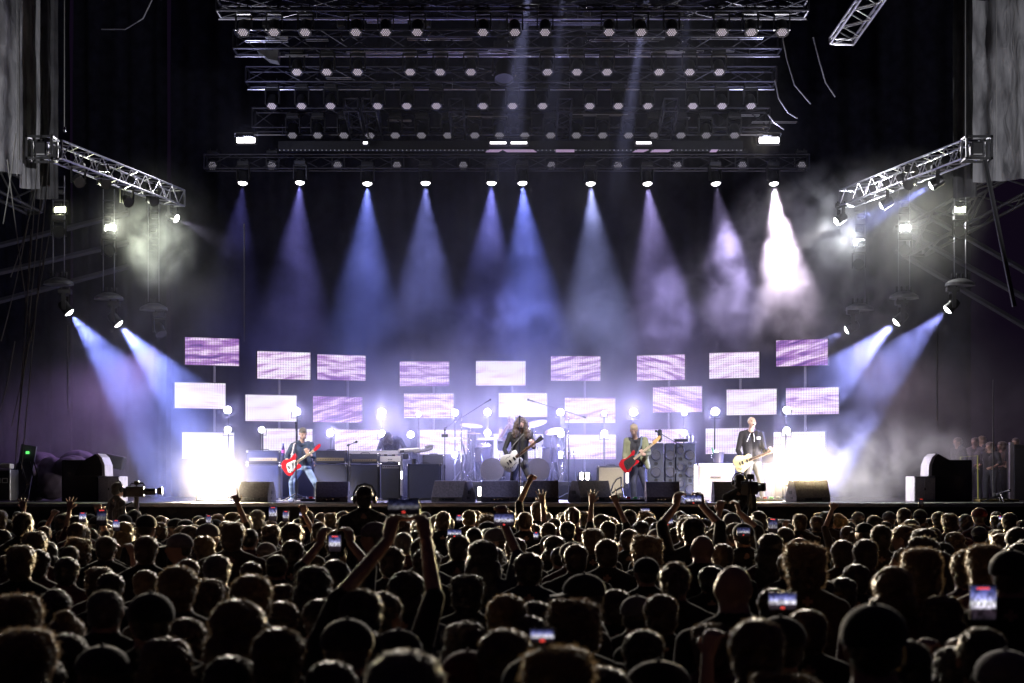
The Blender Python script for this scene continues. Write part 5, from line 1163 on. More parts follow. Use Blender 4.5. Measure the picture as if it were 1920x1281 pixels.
# side fills
wht = mat('fill_grey',(.42,.40,.44),.5,var=.15,scale=6)
for sd, nm in ((-1,'left'),(1,'right')):
    d = 36.5; X = (lambda px: px) if sd < 0 else (lambda px: 1920-px+18)
    def L(px,py): v = P(X(px),py,d); return v
    t = thing('subwoofer', 'large pale subwoofer box at the %s side of the stage' % nm, 'loudspeaker', onstage(X(204),d)); w_ = 40/PXM(d); h = P(0,893,d).z-STAGE
    MB().bbox((0,.4,h/2),(w_,.8,h),.015).build('cabinet', wht, t)
    for s_ in (-1,1): MB().bbox((s_*w_*.25,-.004,h/2),(w_*.44,.02,h-.05),.006).build('grille_panel', mat('fill_panel',(.34,.32,.36),.6,var=.15), t)
    MB().bbox((0,-.01,h-.015),(w_+.01,.03,.02),.004).build('edge_strip', chrome, t); MB().bbox((0,-.02,h*.5),(.02,.02,.05),.004).build('latch', body, t)
    t = thing('subwoofer', 'black subwoofer stack behind the pale box at the %s side' % nm, 'loudspeaker', onstage(X(150),d+.5)); MB().bbox((0,.4,.42),(.75,.8,.84),.02).build('cabinet', body, t); MB().bbox((0,-.004,.42),(.68,.02,.76),.01).build('grille', grille, t)
    t = thing('side_fill_speaker', 'tall loudspeaker with a curved front on the %s subwoofer, facing the band' % nm, 'loudspeaker', onstage(X(186),d+.2,h+.005))
    k = -sd; hh = P(0,852,d).z-STAGE-h; sp = [(-.42*k,0),(.14*k,0),(.13*k,hh*.5),(.07*k,hh*.85),(.0*k,hh),(-.30*k,hh*.62)]
    if k < 0: sp = sp[::-1]
    MB().prism([(a,b) for a,b in sp], -.35,.35, Matrix.Rotation(PI/2,4,'X')).build('cabinet', body, t)
    pr = [(.14,0),(.20,0),(.19,hh*.5),(.13,hh*.85),(.05,hh*1.02),(.0,hh*1.02),(.07,hh*.85),(.13,hh*.5)]; pr = [(a*k,b) for a,b in pr]
    MB().prism(pr if k > 0 else pr[::-1], -.36,.36, Matrix.Rotation(PI/2,4,'X')).build('curved_front', wht, t)
# junk at the left wing
fl = mat('case_black',(.04,.04,.045),.5,var=.3)
t = thing('flight_case', 'black flight case with metal edges at the far left edge of the stage', 'flight case', onstage(-4,35.5)); MB().bbox((0,.3,.33),(.48,.6,.60),.01).build('case_body', fl, t)
for z in (.04,.62): MB().bbox((0,-.004,z),(.49,.02,.03),.004).build('edge', alu, t)
for x in (-.23,.23): MB().bbox((x,-.006,.33),(.025,.02,.60),.004).build('edge', alu, t)
for x in (.0,.14): MB().path([(x-.05,-.02,.38),(x-.05,-.02,.46),(x+.05,-.02,.46),(x+.05,-.02,.38),(x-.05,-.02,.38)],.01).build('butterfly_latch', pearl, t)
t = thing('flight_case', 'small pale case standing on the flight case at the far left', 'flight case', onstage(8,35.6,.64)); MB().bbox((0,.2,.06),(.2,.3,.10),.02).build('case_body', pearl, t)
t = thing('covered_console', 'dark cloth-covered heap of equipment in the left wing', 'covered equipment', onstage(110,38.5))
f = Fig(); random.seed(3)
for k in range(16): x = random.uniform(-.8,.7); f.ball(V((x,random.uniform(0,.8),random.uniform(.15,.95-.3*abs(x)))), (random.uniform(.2,.45),.3,random.uniform(.15,.4)), 'cloth')
obj('cover', f.remesh('cover_mesh',.03,{'cloth': mat('cover_cloth',(.05,.035,.05),.8,var=.3,scale=5,bump=.6)},3), t)
MB().bbox((.95,.2,1.03),(.40,.3,.28),.02, Matrix.Rotation(.2,4,'Y')).build('monitor_box', body, t)
t = thing('music_stand_screen', 'grey sloped panel with a small green light in the left wing', 'control panel', onstage(38,37.8)); MB().bbox((0,0,.62),(.32,.05,1.1),.01,Matrix.Rotation(.16,4,'Y')).build('panel', mat('panel_slate',(.13,.14,.16),.5), t); MB().bbox((.16,-.04,1.0),(.07,.02,.05),.004).build('indicator', mat('green_led',(.1,.5,.1),.4,emit=(.15,1,.2),es=1.2), t)
for k,(x0,x1) in enumerate([(40,62),(58,70),(66,74)]): tag(MB().path([onstage(x0,36.8,.0),onstage((x0+x1)/2,37,.35+.1*k),onstage(x0-2,37,.8)],.016).build('light_stand', stm), ['left','middle','right'][k]+' of the dark stand poles in the left wing','stand pole')
# right wing: rail and small stand
t = thing('guard_rail', 'thin yellow-green railing in front of the side-stage guests', 'railing', onstage(1826,38.6)); yl = mat('rail_yellow',(.45,.48,.08),.5)
MB().path([(-.28,0,.0),(-.28,0,.92),(.08,0,.95),(.09,0,0)],.014).build('frame', yl, t)
for k in range(2): MB().tube((-.18+.12*k,0,0),(-.18+.12*k,0,.93),.008).build('bar', dalu, t)
tag(MB().bbox(onstage(1868,36.2,.03)+V((0,0,0)),(.78,.5,.05),.01).build('yellow_mat', mat('mat_ochre',(.22,.17,.06),.8)), 'ochre strip of matting at the right edge of the deck', 'mat')
micstand('short stand with a small sideways head at the right edge of the stage', 1875, 34.8, 925, boom=((1870,926),(1880,922)))
t = thing('grey_pillar', 'pale upright post beside the side-stage guests at the right', 'post', onstage(1896,39)); MB().bbox((0,0,.62),(.09,.09,1.25),.01).build('post', mat('post_grey',(.25,.23,.25),.6), t)
t = thing('black_crate', 'black road case behind the pale post at the right edge', 'flight case', onstage(1925,39.4)); MB().bbox((0,.2,.6),(.6,.6,1.2),.02).build('case_body', body, t); MB().bbox((0,-.11,1.1),(.6,.02,.03),.004).build('edge', dalu, t)

# small things that lie about on the deck
paper = mat('paper_white',(.7,.7,.68),.7); tape = [mat('tape_white',(.6,.6,.6),.6), mat('tape_green',(.08,.5,.12),.6), mat('tape_pink',(.7,.15,.4),.6)]
for i,(x,d,lb) in enumerate([(548,35.1,'near the red guitar player'),(968,35.2,'between the pair of singer monitors'),(1196,35.1,'left of the bass player monitor'),(1310,35.1,'before the badged cream amplifier'),(1450,35.2,'right of the laughing guitarist')]):
    o = tag(MB().bbox((0,0,0),(.21,.30,.004),.001).build('set_list', paper), 'white sheet of paper on the deck %s' % lb, 'set list'); o.location = onstage(x,d,.006); o.rotation_euler=(0,0,.3*i)
for i,(x,d) in enumerate([(600,36.6),(1010,36.7),(1222,36.6),(1300,37.4),(880,38.0)]):
    t = thing('water_bottle','clear water bottle standing on the deck %s' % ['by the red guitar player','behind the right singer monitor','beside the bass player','before the bass cabinets','left of the drum riser'][i],'bottle',onstage(x,d)); MB().lathe([(.03,0),(.033,.03),(.033,.14),(.014,.18),(.014,.20)],14).build('bottle_body', silver, t, True); MB().lathe([(.016,.2),(.016,.22)],12).build('cap', mat('cap_blue',(.05,.08,.4),.4), t)
# ================================================================ AUDIENCE (seen from behind, facing +Y)
# cloth with a fuzzy nap
def _m(*a, **k): return mat(*a, sheen=.4, **k)
CL = [_m('crowd_black_cotton',(.02,.02,.022),.9,bump=.3,scale=15,var=.2), _m('crowd_plum_cotton',(.07,.025,.04),.9,var=.2), _m('crowd_navy_cotton',(.025,.03,.06),.9,var=.2), _m('crowd_brown_jacket',(.06,.045,.03),.85,var=.3), _m('crowd_grey_knit',(.11,.105,.11),.9,var=.3)]
cskin = mat('crowd_skin', (.42,.26,.19), .5, var=.08, scale=18, spec=.4)
HM = {'black': hairmat('black_hair',(.02,.016,.015),.38,.2,(.07,.05,.03)), 'dark brown': hairmat('darkbrown_hair',(.04,.028,.02),.38,.22,(.12,.08,.04)), 'brown': hairmat('brown_hair',(.075,.05,.03),.38,.22,(.14,.09,.05)), 'blond': hairmat('blond_hair',(.14,.10,.05),.4,.25,(.14,.09,.04)), 'grey': hairmat('grey_hair',(.13,.12,.11),.4,.22,(.12,.11,.10))}
capm = {'black': _m('cap_black',(.02,.02,.025),.8,var=.2), 'dark red': _m('cap_red',(.14,.015,.02),.8,var=.2), 'grey': _m('cap_grey',(.16,.15,.16),.8,var=.2)}
HZ = 1.62        # eye/head centre height of the base figure (1.75 tall)
def crowd_body(name, cloth, wd=1.0, arms='down', hi=False, lean=0.0, tilt=(0,1,0)):
    """one continuous body, feet on the ground at z=0, facing +Y. arms: down / phone / fist / point / hands / oneup"""
    f = Fig(); F1 = (0,1,0)
    hc = V((0,.03+lean,HZ)); R, q = head(f, hc, tilt)
    neck = V((0,lean*.6,1.46)); sl = V((-.185*wd,lean*.5,1.40)); sr = V((.185*wd,lean*.5,1.40)); chest = V((0,lean*.4,1.25)); pel = V((0,0,.92))
    torso(f, pel, chest, neck, sl, sr, 'top', w=wd, hipm='legs', face=F1); f.cap(neck, hc-V((0,.01,.05)), .066, .062, 'skin')
    for k, s_ in ((-1,sl),(1,sr)): f.cap(lerp(s_, neck, .35)+V((0,-.01,.01)), neck+V((0,-.01,.035)), .062, .056, 'top')
    def down(s_, k): e = s_+V((k*.05,-.03,-.28)); w_ = e+V((-k*.03,.20,-.12)); arm(f, s_, e, w_, 'top', sleeve=.3, w=wd); hand(f, w_, (-k*.3,.8,-.3), (-k*1,0,0), .5, side=-k, s=1.15 if not hi else 1)
    if arms == 'down': down(sl,-1); down(sr,1)
    elif arms == 'phone':
        for k, s_ in ((-1,sl),(1,sr)):
            s2 = s_+V((0,0,.05)); e = s2+V((k*.03,.16,.24)); w_ = V((k*.095,.30,s2.z+.40)); f.cap(s_, s2, .06, .06, 'top'); arm(f, s2, e, w_, 'top', sleeve=0.02, w=.95)
            hand(f, w_, (-k*.15,.1,1), (-k*.6,.5,0), .7, side=-k)
    elif arms == 'reach':
        for k, s_ in ((-1,sl),(1,sr)):
            s2 = s_+V((.02,0,.06)); w_ = V((.18+k*.075,.26,s2.z+.50)); e = lerp(s2, w_, .5)+V((k*.05,-.05,.0)); f.cap(s_, s2, .06, .06, 'top'); arm(f, s2, e, w_, 'top', sleeve=.02, w=.95)
            hand(f, w_, (-k*.15,.1,1), (-k*.6,.5,0), .7, side=-k)
    elif arms == 'phone_low':
        for k, s_ in ((-1,sl),(1,sr)):
            e = s_+V((k*.04,.18,-.16)); w_ = V((k*.10,.42,1.56)); arm(f, s_, e, w_, 'top', sleeve=.3, w=.95); hand(f, w_, (-k*.3,.1,1), (-k*.6,.5,0), .7, side=-k)
    elif arms == 'phone_one':
        down(sl,-1); s2 = sr+V((0,0,.05)); e = s2+V((.02,.18,.20)); w_ = V((.10,.32,s2.z+.44)); arm(f, s2, e, w_, 'top', sleeve=.02, w=.95); hand(f, w_, (-.1,.1,1), (-.3,.8,0), .8, side=-1)
    elif arms == 'fist':
        down(sr,1); s2 = sl+V((0,0,.05)); e = s2+V((-.05,.10,.27)); w_ = e+V((.10,.05,.25)); arm(f, s2, e, w_, 'top', sleeve=.02, w=.95); hand(f, w_, (.45,.1,.8), (.3,.8,-.3), 1.25, side=1)
    elif arms == 'point':
        down(sl,-1); s2 = sr+V((0,0,.05)); e = s2+V((.02,.14,.25)); w_ = e+V((-.10,.08,.25)); arm(f, s2, e, w_, 'top', sleeve=.02, w=.95); hand(f, w_, (-.3,.1,.9), (0,.8,-.3), 1.2, side=-1, only=(0,))
    elif arms == 'hands':
        for k, s_ in ((-1,sl),(1,sr)):
            s2 = s_+V((0,0,.05)); e = s2+V((k*.06,.08,.26)); w_ = e+V((k*.02,.05,.26)); arm(f, s2, e, w_, 'top', sleeve=.02, w=.95); hand(f, w_, (k*.1,.05,1), (0,1,0), .12, .9, side=-k)
    for k in (-1, 1): leg(f, V((k*.09,0,.88)), V((k*.10,.03,.48)), V((k*.11,0,.09)), 'legs', (k*.2,1,0))
    me = f.remesh(name, .008 if hi else .019, {'skin': cskin, 'top': cloth, 'legs': mat('crowd_trousers',(.03,.032,.045),.9), 'shoe': shoem, 'lip': lipm, 'mouth': mouthm}, 1 if hi else 2, decim=(.28 if hi else None))
    return me, (hc, R, q)
BODY = {}
def get_body(ci, wd, arms, lean=0):
    k = (ci, wd, arms)
    if k not in BODY: BODY[k] = crowd_body('crowd_body_%s' % arms, CL[ci], wd, arms, hi=(arms != 'down'), lean=lean)
    return BODY[k]
I3 = Matrix.Identity(3)
def hc0(): return V((0,.03,HZ))
def hairset(kind, colr, fine):
    m = HM[colr]; c = hc0(); fz = 2600 if fine else 500; fr = .0011 if fine else .0022; vx = .010 if fine else .016; R = Matrix(((1,0,0),(0,1,0),(0,0,1)))
    if kind == 'short': return hair_mesh('hair', c, R, [((0,-.02,.045),(.088,.104,.092)),((0,-.05,-.02),(.078,.07,.085))], m, vx, .012, fz, .012, 3, fr)
    if kind == 'crew': return hair_mesh('hair', c, R, [((0,-.018,.042),(.082,.100,.088)),((0,-.045,-.01),(.074,.066,.07))], m, vx, .004, fz, .010, 4, fr)
    if kind == 'tousled': return hair_mesh('hair', c, R, [((0,-.02,.055),(.093,.108,.095)),((.03,.0,.11),(.05,.06,.035)),((-.04,-.02,.105),(.045,.06,.035)),((0,-.06,-.03),(.084,.07,.09))], m, vx, .013, fz, .018, 5, fr, stray=.5)
    if kind == 'curly': return hair_mesh('hair', c, R, [((0,-.02,.06),(.115,.12,.11)),((0,-.05,-.03),(.11,.09,.10)),((.05,0,.12),(.05,.06,.04)),((-.05,0,.13),(.05,.06,.04))], m, vx, .024, int(fz*1.5), .024, 6, fr*1.1, stray=1)
    if kind == 'long': return hair_mesh('hair', c, R, [((0,-.02,.05),(.096,.11,.096)),((0,-.07,-.08),(.105,.07,.14)),((.07,-.02,-.10),(.045,.07,.14)),((-.07,-.02,-.10),(.045,.07,.14)),((0,-.08,-.22),(.11,.055,.13))], m, vx, .012, fz, .032, 7, fr, down=.5, stray=.2)
    if kind == 'ponytail': return hair_mesh('hair', c, R, [((0,-.018,.045),(.086,.104,.092)),((0,-.12,.06),(.03,.035,.03)),((0,-.15,-.02),(.035,.035,.08)),((0,-.14,-.13),(.032,.03,.09)),((0,-.045,-.01),(.076,.066,.07))], m, vx, .008, fz, .020, 9, fr, down=.4)
    if kind == 'bob': return hair_mesh('hair', c, R, [((0,-.02,.05),(.100,.115,.098)),((0,-.05,-.06),(.115,.085,.10)),((.08,-.01,-.08),(.04,.07,.07)),((-.08,-.01,-.08),(.04,.07,.07))], m, vx, .010, fz, .016, 10, fr, down=.4)
    if kind == 'bun': return hair_mesh('hair', c, R, [((0,-.018,.045),(.086,.104,.092)),((0,-.06,.13),(.045,.045,.045)),((0,-.045,-.01),(.074,.066,.07))], m, vx, .006, fz, .014, 8, fr)
    if kind == 'bald': return None
def cap_mesh(colr, kind):
    R = 1; mb = MB(); c = hc0()+V((0,-.015,.045)); m = capm[colr]
    mb.sphere(c, (.092,.108,.092), 24); mb.sphere(c+V((0,0,.092)), .009, 8)
    if kind == 'cap': mb.add([(c.x+.075*math.sin(a)*(1 if r else 1), c.y+.09+(.085*math.cos(a) if r else 0), c.z-.012-(.012 if r else 0)) for r in (0,1) for a in [(-1.4+2.8*k/8) for k in range(9)]], [(k,k+1,9+k+1,9+k) for k in range(8)])
    if kind == 'cap': mb.add([(c.x+.075*math.sin(a), c.y+.09+(.085*math.cos(a) if r else 0), c.z-.018-(.012 if r else 0)) for r in (0,1) for a in [(-1.4+2.8*k/8) for k in range(9)]], [(k,9+k,9+k+1,k+1) for k in range(8)])
    me = mb.mesh('cap', m, True)
    for v in me.vertices:
        if v.co.z < c.z-.03: v.co.z = c.z-.03-(c.z-.03-v.co.z)*.05
    return me
HSETS = {}
def get_hair(kind, colr, fine):
    k = (kind, colr, fine)
    if k not in HSETS: HSETS[k] = hairset(kind, colr, fine)
    return HSETS[k]
CAPS = {}
def get_cap(colr, kind='cap'):
    if (colr,kind) not in CAPS: CAPS[(colr,kind)] = cap_mesh(colr, kind)
    return CAPS[(colr,kind)]
TOP = {'ponytail':1.765,'bob':1.775,'short':1.765,'crew':1.755,'tousled':1.80,'curly':1.835,'long':1.775,'bun':1.825,'bald':1.745,'cap':1.77,'beanie':1.775}
people = []     # (x, y, ztop, kind, colour, cloth, arms, yaw)
def add_person(px, ytop, wpx, kind, colr, ci=0, arms='down', yaw=0, dfix=None, zmin=1.52, zmax=1.92):
    hw = {'curly':.25,'long':.22,'tousled':.205}.get(kind, .208)
    d = dfix or hw*F/wpx
    z = CAMZ-(ytop-908)*d/F
    if z < zmin: d = (CAMZ-zmin)*F/(ytop-908)
    if z > zmax: d = (CAMZ-zmax)*F/max(8,(ytop-908))
    z = CAMZ-(ytop-908)*d/F
    people.append([ (px-960)/F*d, d, z, kind, colr, ci, arms, yaw ])
NEAR = [ # px, ytop, width, hair, colour, cloth
 (13,1038,50,'short','dark brown',0),(70,1028,53,'short','black',1),(124,1042,55,'short','black',1),(131,1022,43,'crew','dark brown',0),(186,1055,58,'tousled','brown',1),(206,1071,62,'short','dark brown',0),
 (30,1100,96,'tousled','brown',1),(102,1102,47,'ponytail','black',1),(196,1104,82,'crew','grey',0),(283,1106,97,'cap','black',0),(124,1133,58,'bun','brown',1),(46,1161,122,'tousled','brown',0),(194,1205,108,'cap','black',0),
 (122,1184,50,'short','black',1),(348,1155,77,'short','brown',3),(310,1190,110,'long','brown',0),(443,1120,102,'bob','brown',0),(528,1124,71,'short','brown',1),(520,1172,115,'short','brown',0),(650,1154,108,'cap','black',2),
 (332,1057,80,'short','blond',0),(388,1076,69,'tousled','brown',0),(272,1066,55,'short','blond',0),(471,1073,87,'short','blond',0),(531,1093,40,'short','brown',1),(587,1057,73,'long','black',0),(518,1038,51,'crew','dark brown',0),
 (470,1051,44,'short','brown',0),(406,1037,60,'short','grey',0),(352,1046,47,'short','brown',0),(341,997,47,'cap','grey',0),(273,1002,51,'short','brown',0),(143,978,38,'short','brown',0),(64,988,50,'tousled','dark brown',1),
 (147,1000,50,'curly','brown',0),(38,1013,58,'tousled','dark brown',0),(202,1006,40,'short','brown',0),(436,971,45,'tousled','brown',3),(547,978,44,'short','dark brown',3),(598,977,36,'crew','brown',0),(548,1010,49,'short','dark brown',0),
 (761,1068,71,'bob','black',2),(734,1022,57,'short','dark brown',0),(799,1024,60,'short','dark brown',0),(831,957,33,'short','brown',0),(876,1068,67,'tousled','black',0),(949,1111,86,'short','blond',0),(1004,1124,42,'short','black',0),
 (1077,1108,104,'curly','brown',0),(991,1033,60,'short','dark brown',2),(922,1022,49,'short','black',0),(967,1006,46,'short','brown',0),(1028,978,36,'crew','brown',0),(1112,984,42,'tousled','brown',0),(1080,1018,53,'short','brown',0),
 (1138,1008,51,'short','dark brown',0),(1213,993,60,'curly','brown',0),(1101,1071,77,'cap','black',0),(1213,1042,55,'cap','black',0),(1265,1051,69,'ponytail','dark brown',0),(1240,1111,77,'short','brown',0),(1193,1113,46,'cap','grey',0),
 (1154,1102,36,'short','dark brown',0),(1207,1177,62,'short','black',0),(873,1161,66,'long','black',0),(946,1174,114,'short','brown',0),(749,1175,98,'cap','black',2),(757,1212,160,'short','grey',0),(877,1214,112,'cap','dark red',1),
 (1047,1192,140,'tousled','blond',0),(1243,1232,113,'cap','black',0),(1377,1057,88,'bald','blond',0),(1479,1033,51,'short','dark brown',0),(1333,1059,44,'short','black',0),(1328,1040,49,'short','black',0),(1355,1017,51,'short','brown',0),
 (1623,1008,55,'short','brown',3),(1580,1010,50,'short','brown',3),(1510,1004,80,'curly','brown',3),(1729,1015,77,'tousled','brown',1),(1606,1055,58,'short','dark brown',0),(1676,1059,80,'bob','brown',1),(1581,1080,56,'short','black',0),
 (1539,1082,40,'short','black',0),(1513,1139,86,'short','brown',0),(1419,1155,118,'short','brown',0),(1337,1157,80,'tousled','brown',1),(1641,1124,135,'cap','black',0),(1767,1111,86,'long','dark brown',1),(1849,1009,74,'tousled','brown',1),
 (1895,1026,80,'cap','black',0),(1791,995,40,'long','blond',0),(1908,1111,66,'long','blond',0),(1469,1240,150,'curly','blond',0),(1888,1212,120,'cap','grey',0),(1532,966,29,'short','brown',0),(1652,982,44,'short','dark brown',3),
 (1668,957,27,'cap','grey',0),(1695,951,31,'short','brown',0),(1725,953,29,'cap','black',0),(1760,958,27,'short','dark brown',1),(1781,957,32,'tousled','brown',1),(1838,950,29,'cap','dark red',1),(1868,958,24,'short','blond',1),
 (1893,960,32,'short','brown',0),(1784,976,30,'cap','grey',1),(1836,985,33,'cap','grey',0),(1610,958,26,'cap','grey',0),(1288,968,42,'short','dark brown',0),(1318,1002,52,'bald','brown',0),(1450,1100,60,'short','black',0),(70,1226,100,'short','black',1),
 (620,1235,90,'short','black',1),(1130,1245,110,'short','black',1),(1700,1195,110,'short','black',1),(1800,1205,80,'long','black',1),(430,1225,90,'short','black',1),(990,1150,70,'short','black',0),(600,1120,62,'short','black',1),(690,1180,70,'short','black',0)]
for t_ in NEAR: add_person(t_[0], t_[1], t_[2], t_[3], t_[4], t_[5])
# people with raised arms: px of the head, ytop of head, d
POSED = [(676,1100,7.6,'reach','short','black',0),(1010,938,22.5,'fist','short','brown',0),(1140,975,20,'point','short','dark brown',0),(905,1010,12.5,'phone_one','long','black',2),(1300,968,15.5,'phone','short','black',0),
 (82,985,22,'hands','short','brown',1),(118,992,24,'fist','short','dark brown',1),(425,975,20,'point','short','brown',3),(198,1003,16,'phone_low','short','brown',0),(152,984,20,'phone_one','short','brown',0),(628,1046,11.5,'phone','short','dark brown',0),
 (508,978,19,'phone_low','tousled','dark brown',0),(1500,962,24,'phone_low','short','brown',3),(1395,978,17,'phone','cap','black',0),(1064,976,21,'hands','short','black',0),(1590,985,22,'fist','short','brown',3),(1180,990,18,'phone_low','short','brown',0),
 (1467,1150,6.8,'phone_low','cap','black',0),(1843,1172,6.6,'phone_low','short','black',1),(1015,1222,5.6,'phone_low','cap','black',0),(860,1000,15,'phone_low','short','dark brown',0),(556,985,20,'phone_one','short','brown',3)]
for (px, yt, d, arms, kind, colr, ci) in POSED: add_person(px, yt, 50, kind, colr, ci, arms, dfix=d, zmin=1.5, zmax=1.95)
# the rest of the packed crowd
random.seed(2024)
def free(x, y, r): return all((x-p[0])**2+(y-p[1])**2 > r*r for p in people)
n0 = len(people); tries = 0
y = 6.0
while len(people) < 296 and tries < 60000:
    tries += 1
    y = 8.0+18.0*(random.random()**.75); hw = .282*y
    x = random.uniform(-hw, hw)
    if not free(x, y, .50 if y < 20 else .46): continue
    zt = random.gauss(1.70,.07); zt = max(1.54, min(1.84, zt))
    if y > 24: zt = min(zt, 1.76)
    # do not stand straight in front of the nearest heads of the photograph
    px = 960+x*F/y; py = 908+(CAMZ-zt)*F/y; bad = False
    for q in people[:n0]:
        if q[1] > y:
            qx = 960+q[0]*F/q[1]; qy = 908+(CAMZ-q[2])*F/q[1]
            if abs(qx-px) < .13*F/q[1]+.06*F/y and py < qy+18: bad = True; break
    if bad: continue
    kind = random.choices(['short','crew','tousled','curly','long','bun','bald','cap','ponytail','bob'],[26,14,12,5,12,3,5,14,7,7])[0]
    colr = random.choices(['black','dark brown','brown','blond','grey'],[26,32,24,10,8])[0]
    people.append([x, y, zt, kind, colr, random.choices([0,1,2,3,4],[40,18,12,15,8])[0], 'down', random.gauss(0,.30)+random.choice([0,0,0,0,0,.9,-.9])])
# ---- labels: what the head looks like, and where it stands
marks = [(60,'the left wing'),(190,'the left camera operator'),(330,'the left loudspeaker'),(420,'the left floor blinder'),(565,'the red guitar player'),(690,'the headphone wearer'),(800,'the keyboards'),(975,'the singer'),(1100,'the small pink light'),(1195,'the bass player'),(1300,'the bass cabinets'),(1400,'the laughing guitarist'),(1503,'the right floor blinder'),(1640,'the rolling white smoke'),(1770,'the right loudspeaker'),(1880,'the side-stage guests')]
bands = [(6.0,'nearest rows'),(8.5,'second rows'),(12,'nearer middle'),(16,'middle'),(21,'far middle'),(26,'far rows'),(99,'rows at the barrier')]
look = {'ponytail':'%s ponytail','bob':'%s bobbed hair','short':'short %s hair','crew':'cropped %s hair','tousled':'tousled %s hair','curly':'big curly %s hair','long':'long %s hair','bun':'%s hair in a bun','bald':'bald head','cap':'%s cap'}
pose = {'down':'','phone':' filming','reach':' reaching up','phone_low':' filming at face height','phone_one':' holding up a phone','fist':' raising a fist','point':' pointing up','hands':' with open hands up'}
from collections import defaultdict
cells = defaultdict(list)
for p in people:
    px = 960+p[0]*F/p[1]
    mk = min(marks, key=lambda m: abs(m[0]-px))[1]; bd = next(b for a, b in bands if p[1] < a)
    capc = {'black':'black','dark brown':'black','brown':'grey','blond':'grey','grey':'grey','dark red':'dark red'}[p[4]]
    lk = look[p[3]] % (capc if p[3] == 'cap' else p[4]) if '%s' in look[p[3]] else look[p[3]]
    p += [lk, mk, bd, px]; cells[(lk, p[6], mk, bd)].append(p)
for k, ps in cells.items():
    ps.sort(key=lambda p: p[11])
    for i, p in enumerate(ps):
        base = 'person with %s%s, %s, below %s' % (k[0], pose[k[1]], k[3], k[2])
        if len(ps) > 1: base += ', %s' % (['left one','right one'][i] if len(ps) == 2 else '%s from left' % ordn[i])
        if len(base.split()) > 16: base = base.replace(' at face height','').replace(' counted','')
        if len(base.split()) > 16: base = base.replace(', below',' below').replace(' from left','').replace('person with','person,')
        p.append(base)
def put_person(p):
    if p[3] == 'cap': p[7] += random.choice([0,.5,-.5,PI*.9,.2])*.6
    x, y, zt, kind, colr, ci, arms, yaw = p[:8]
    fine = y < 11
    me, (hc, R, q) = get_body(ci if arms == 'down' else ci, 1.0 if (int(x*97) % 3) else 1.08, arms)
    t = thing('person', p[12], 'person', (x, y, 0), yaw+random.gauss(0,.08), 'audience seen from behind')
    s_ = zt/TOP[kind]; wsc = random.uniform(.97,1.07)
    t.scale = (1.08*wsc*(.5+.5*s_), 1.08*wsc*(.5+.5*s_), s_)
    obj('body', me, t)
    if kind == 'cap':
        cc = {'black':'black','dark brown':'black','brown':'grey','blond':'grey','grey':'grey','dark red':'dark red'}[colr]
        hm = get_hair('crew', 'dark brown', fine); obj('hair', hm, t); obj('cap', get_cap(cc), t)
    else:
        hm = get_hair(kind, colr, fine)
        if hm: obj('hair', hm, t)
    return t
for p in people: put_person(p)

# the far-off rows at the barrier, past what one can tell apart: one mass built of the same figures
def merged_crowd():
    vs = []; fs = []; mi = []; mats = []; n = 0
    base = []
    for ci, kd, co in [(0,'short','black'),(1,'short','brown'),(0,'tousled','dark brown'),(3,'long','brown'),(2,'crew','grey'),(4,'cap','black'),(0,'cap','brown')]:
        parts = [get_body(ci, 1.0, 'down')[0]]
        if kd == 'cap': parts += [get_cap('black' if co == 'black' else 'grey')]
        else: parts += [get_hair(kd, co, False)]
        V_ = []; F_ = []; M_ = []
        for me in parts:
            o = len(V_); V_ += [v.co.copy() for v in me.vertices]
            sl_ = [mats.index(m) if m in mats else (mats.append(m) or len(mats)-1) for m in me.materials]
            for p in me.polygons:
                # legs of the far rows are never seen: keep what shows above the next row
                if p.center.z > .9: F_.append([k+o for k in p.vertices]); M_.append(sl_[p.material_index])
        used = sorted({k for f_ in F_ for k in f_}); mp = {k: i for i, k in enumerate(used)}
        base.append((np.array([V_[k] for k in used]), [[mp[k] for k in f_] for f_ in F_], M_))
    rnd = random.Random(99); pts = []; tr = 0
    while len(pts) < 105 and tr < 20000:
        tr += 1; y = rnd.uniform(24.5, 30.5); x = rnd.uniform(-.285*y, .285*y)
        if not free(x, y, .42) or any((x-a)**2+(y-b)**2 < .19 for a, b in pts): continue
        pts.append((x, y))
    for x, y in pts:
        Vb, Fb, Mb = base[rnd.randrange(len(base))]; a = rnd.gauss(0,.25); s_ = rnd.uniform(.88, .95); c_, s2 = math.cos(a), math.sin(a)
        W = Vb.copy(); W[:,0] = (Vb[:,0]*c_-Vb[:,1]*s2)*1.05+x; W[:,1] = (Vb[:,0]*s2+Vb[:,1]*c_)*1.05+y; W[:,2] = Vb[:,2]*s_
        vs += W.tolist(); fs += [[k+n for k in f_] for f_ in Fb]; mi += Mb; n += len(W)
    me = bpy.data.meshes.new('crowd'); me.from_pydata(vs, [], fs)
    for m in mats: me.materials.append(m)
    me.polygons.foreach_set('material_index', mi); me.polygons.foreach_set('use_smooth', [True]*len(fs)); me.update()
    return tag(obj('crowd', me), 'dense far rows of the audience pressed against the stage front', kind='stuff')
merged_crowd()

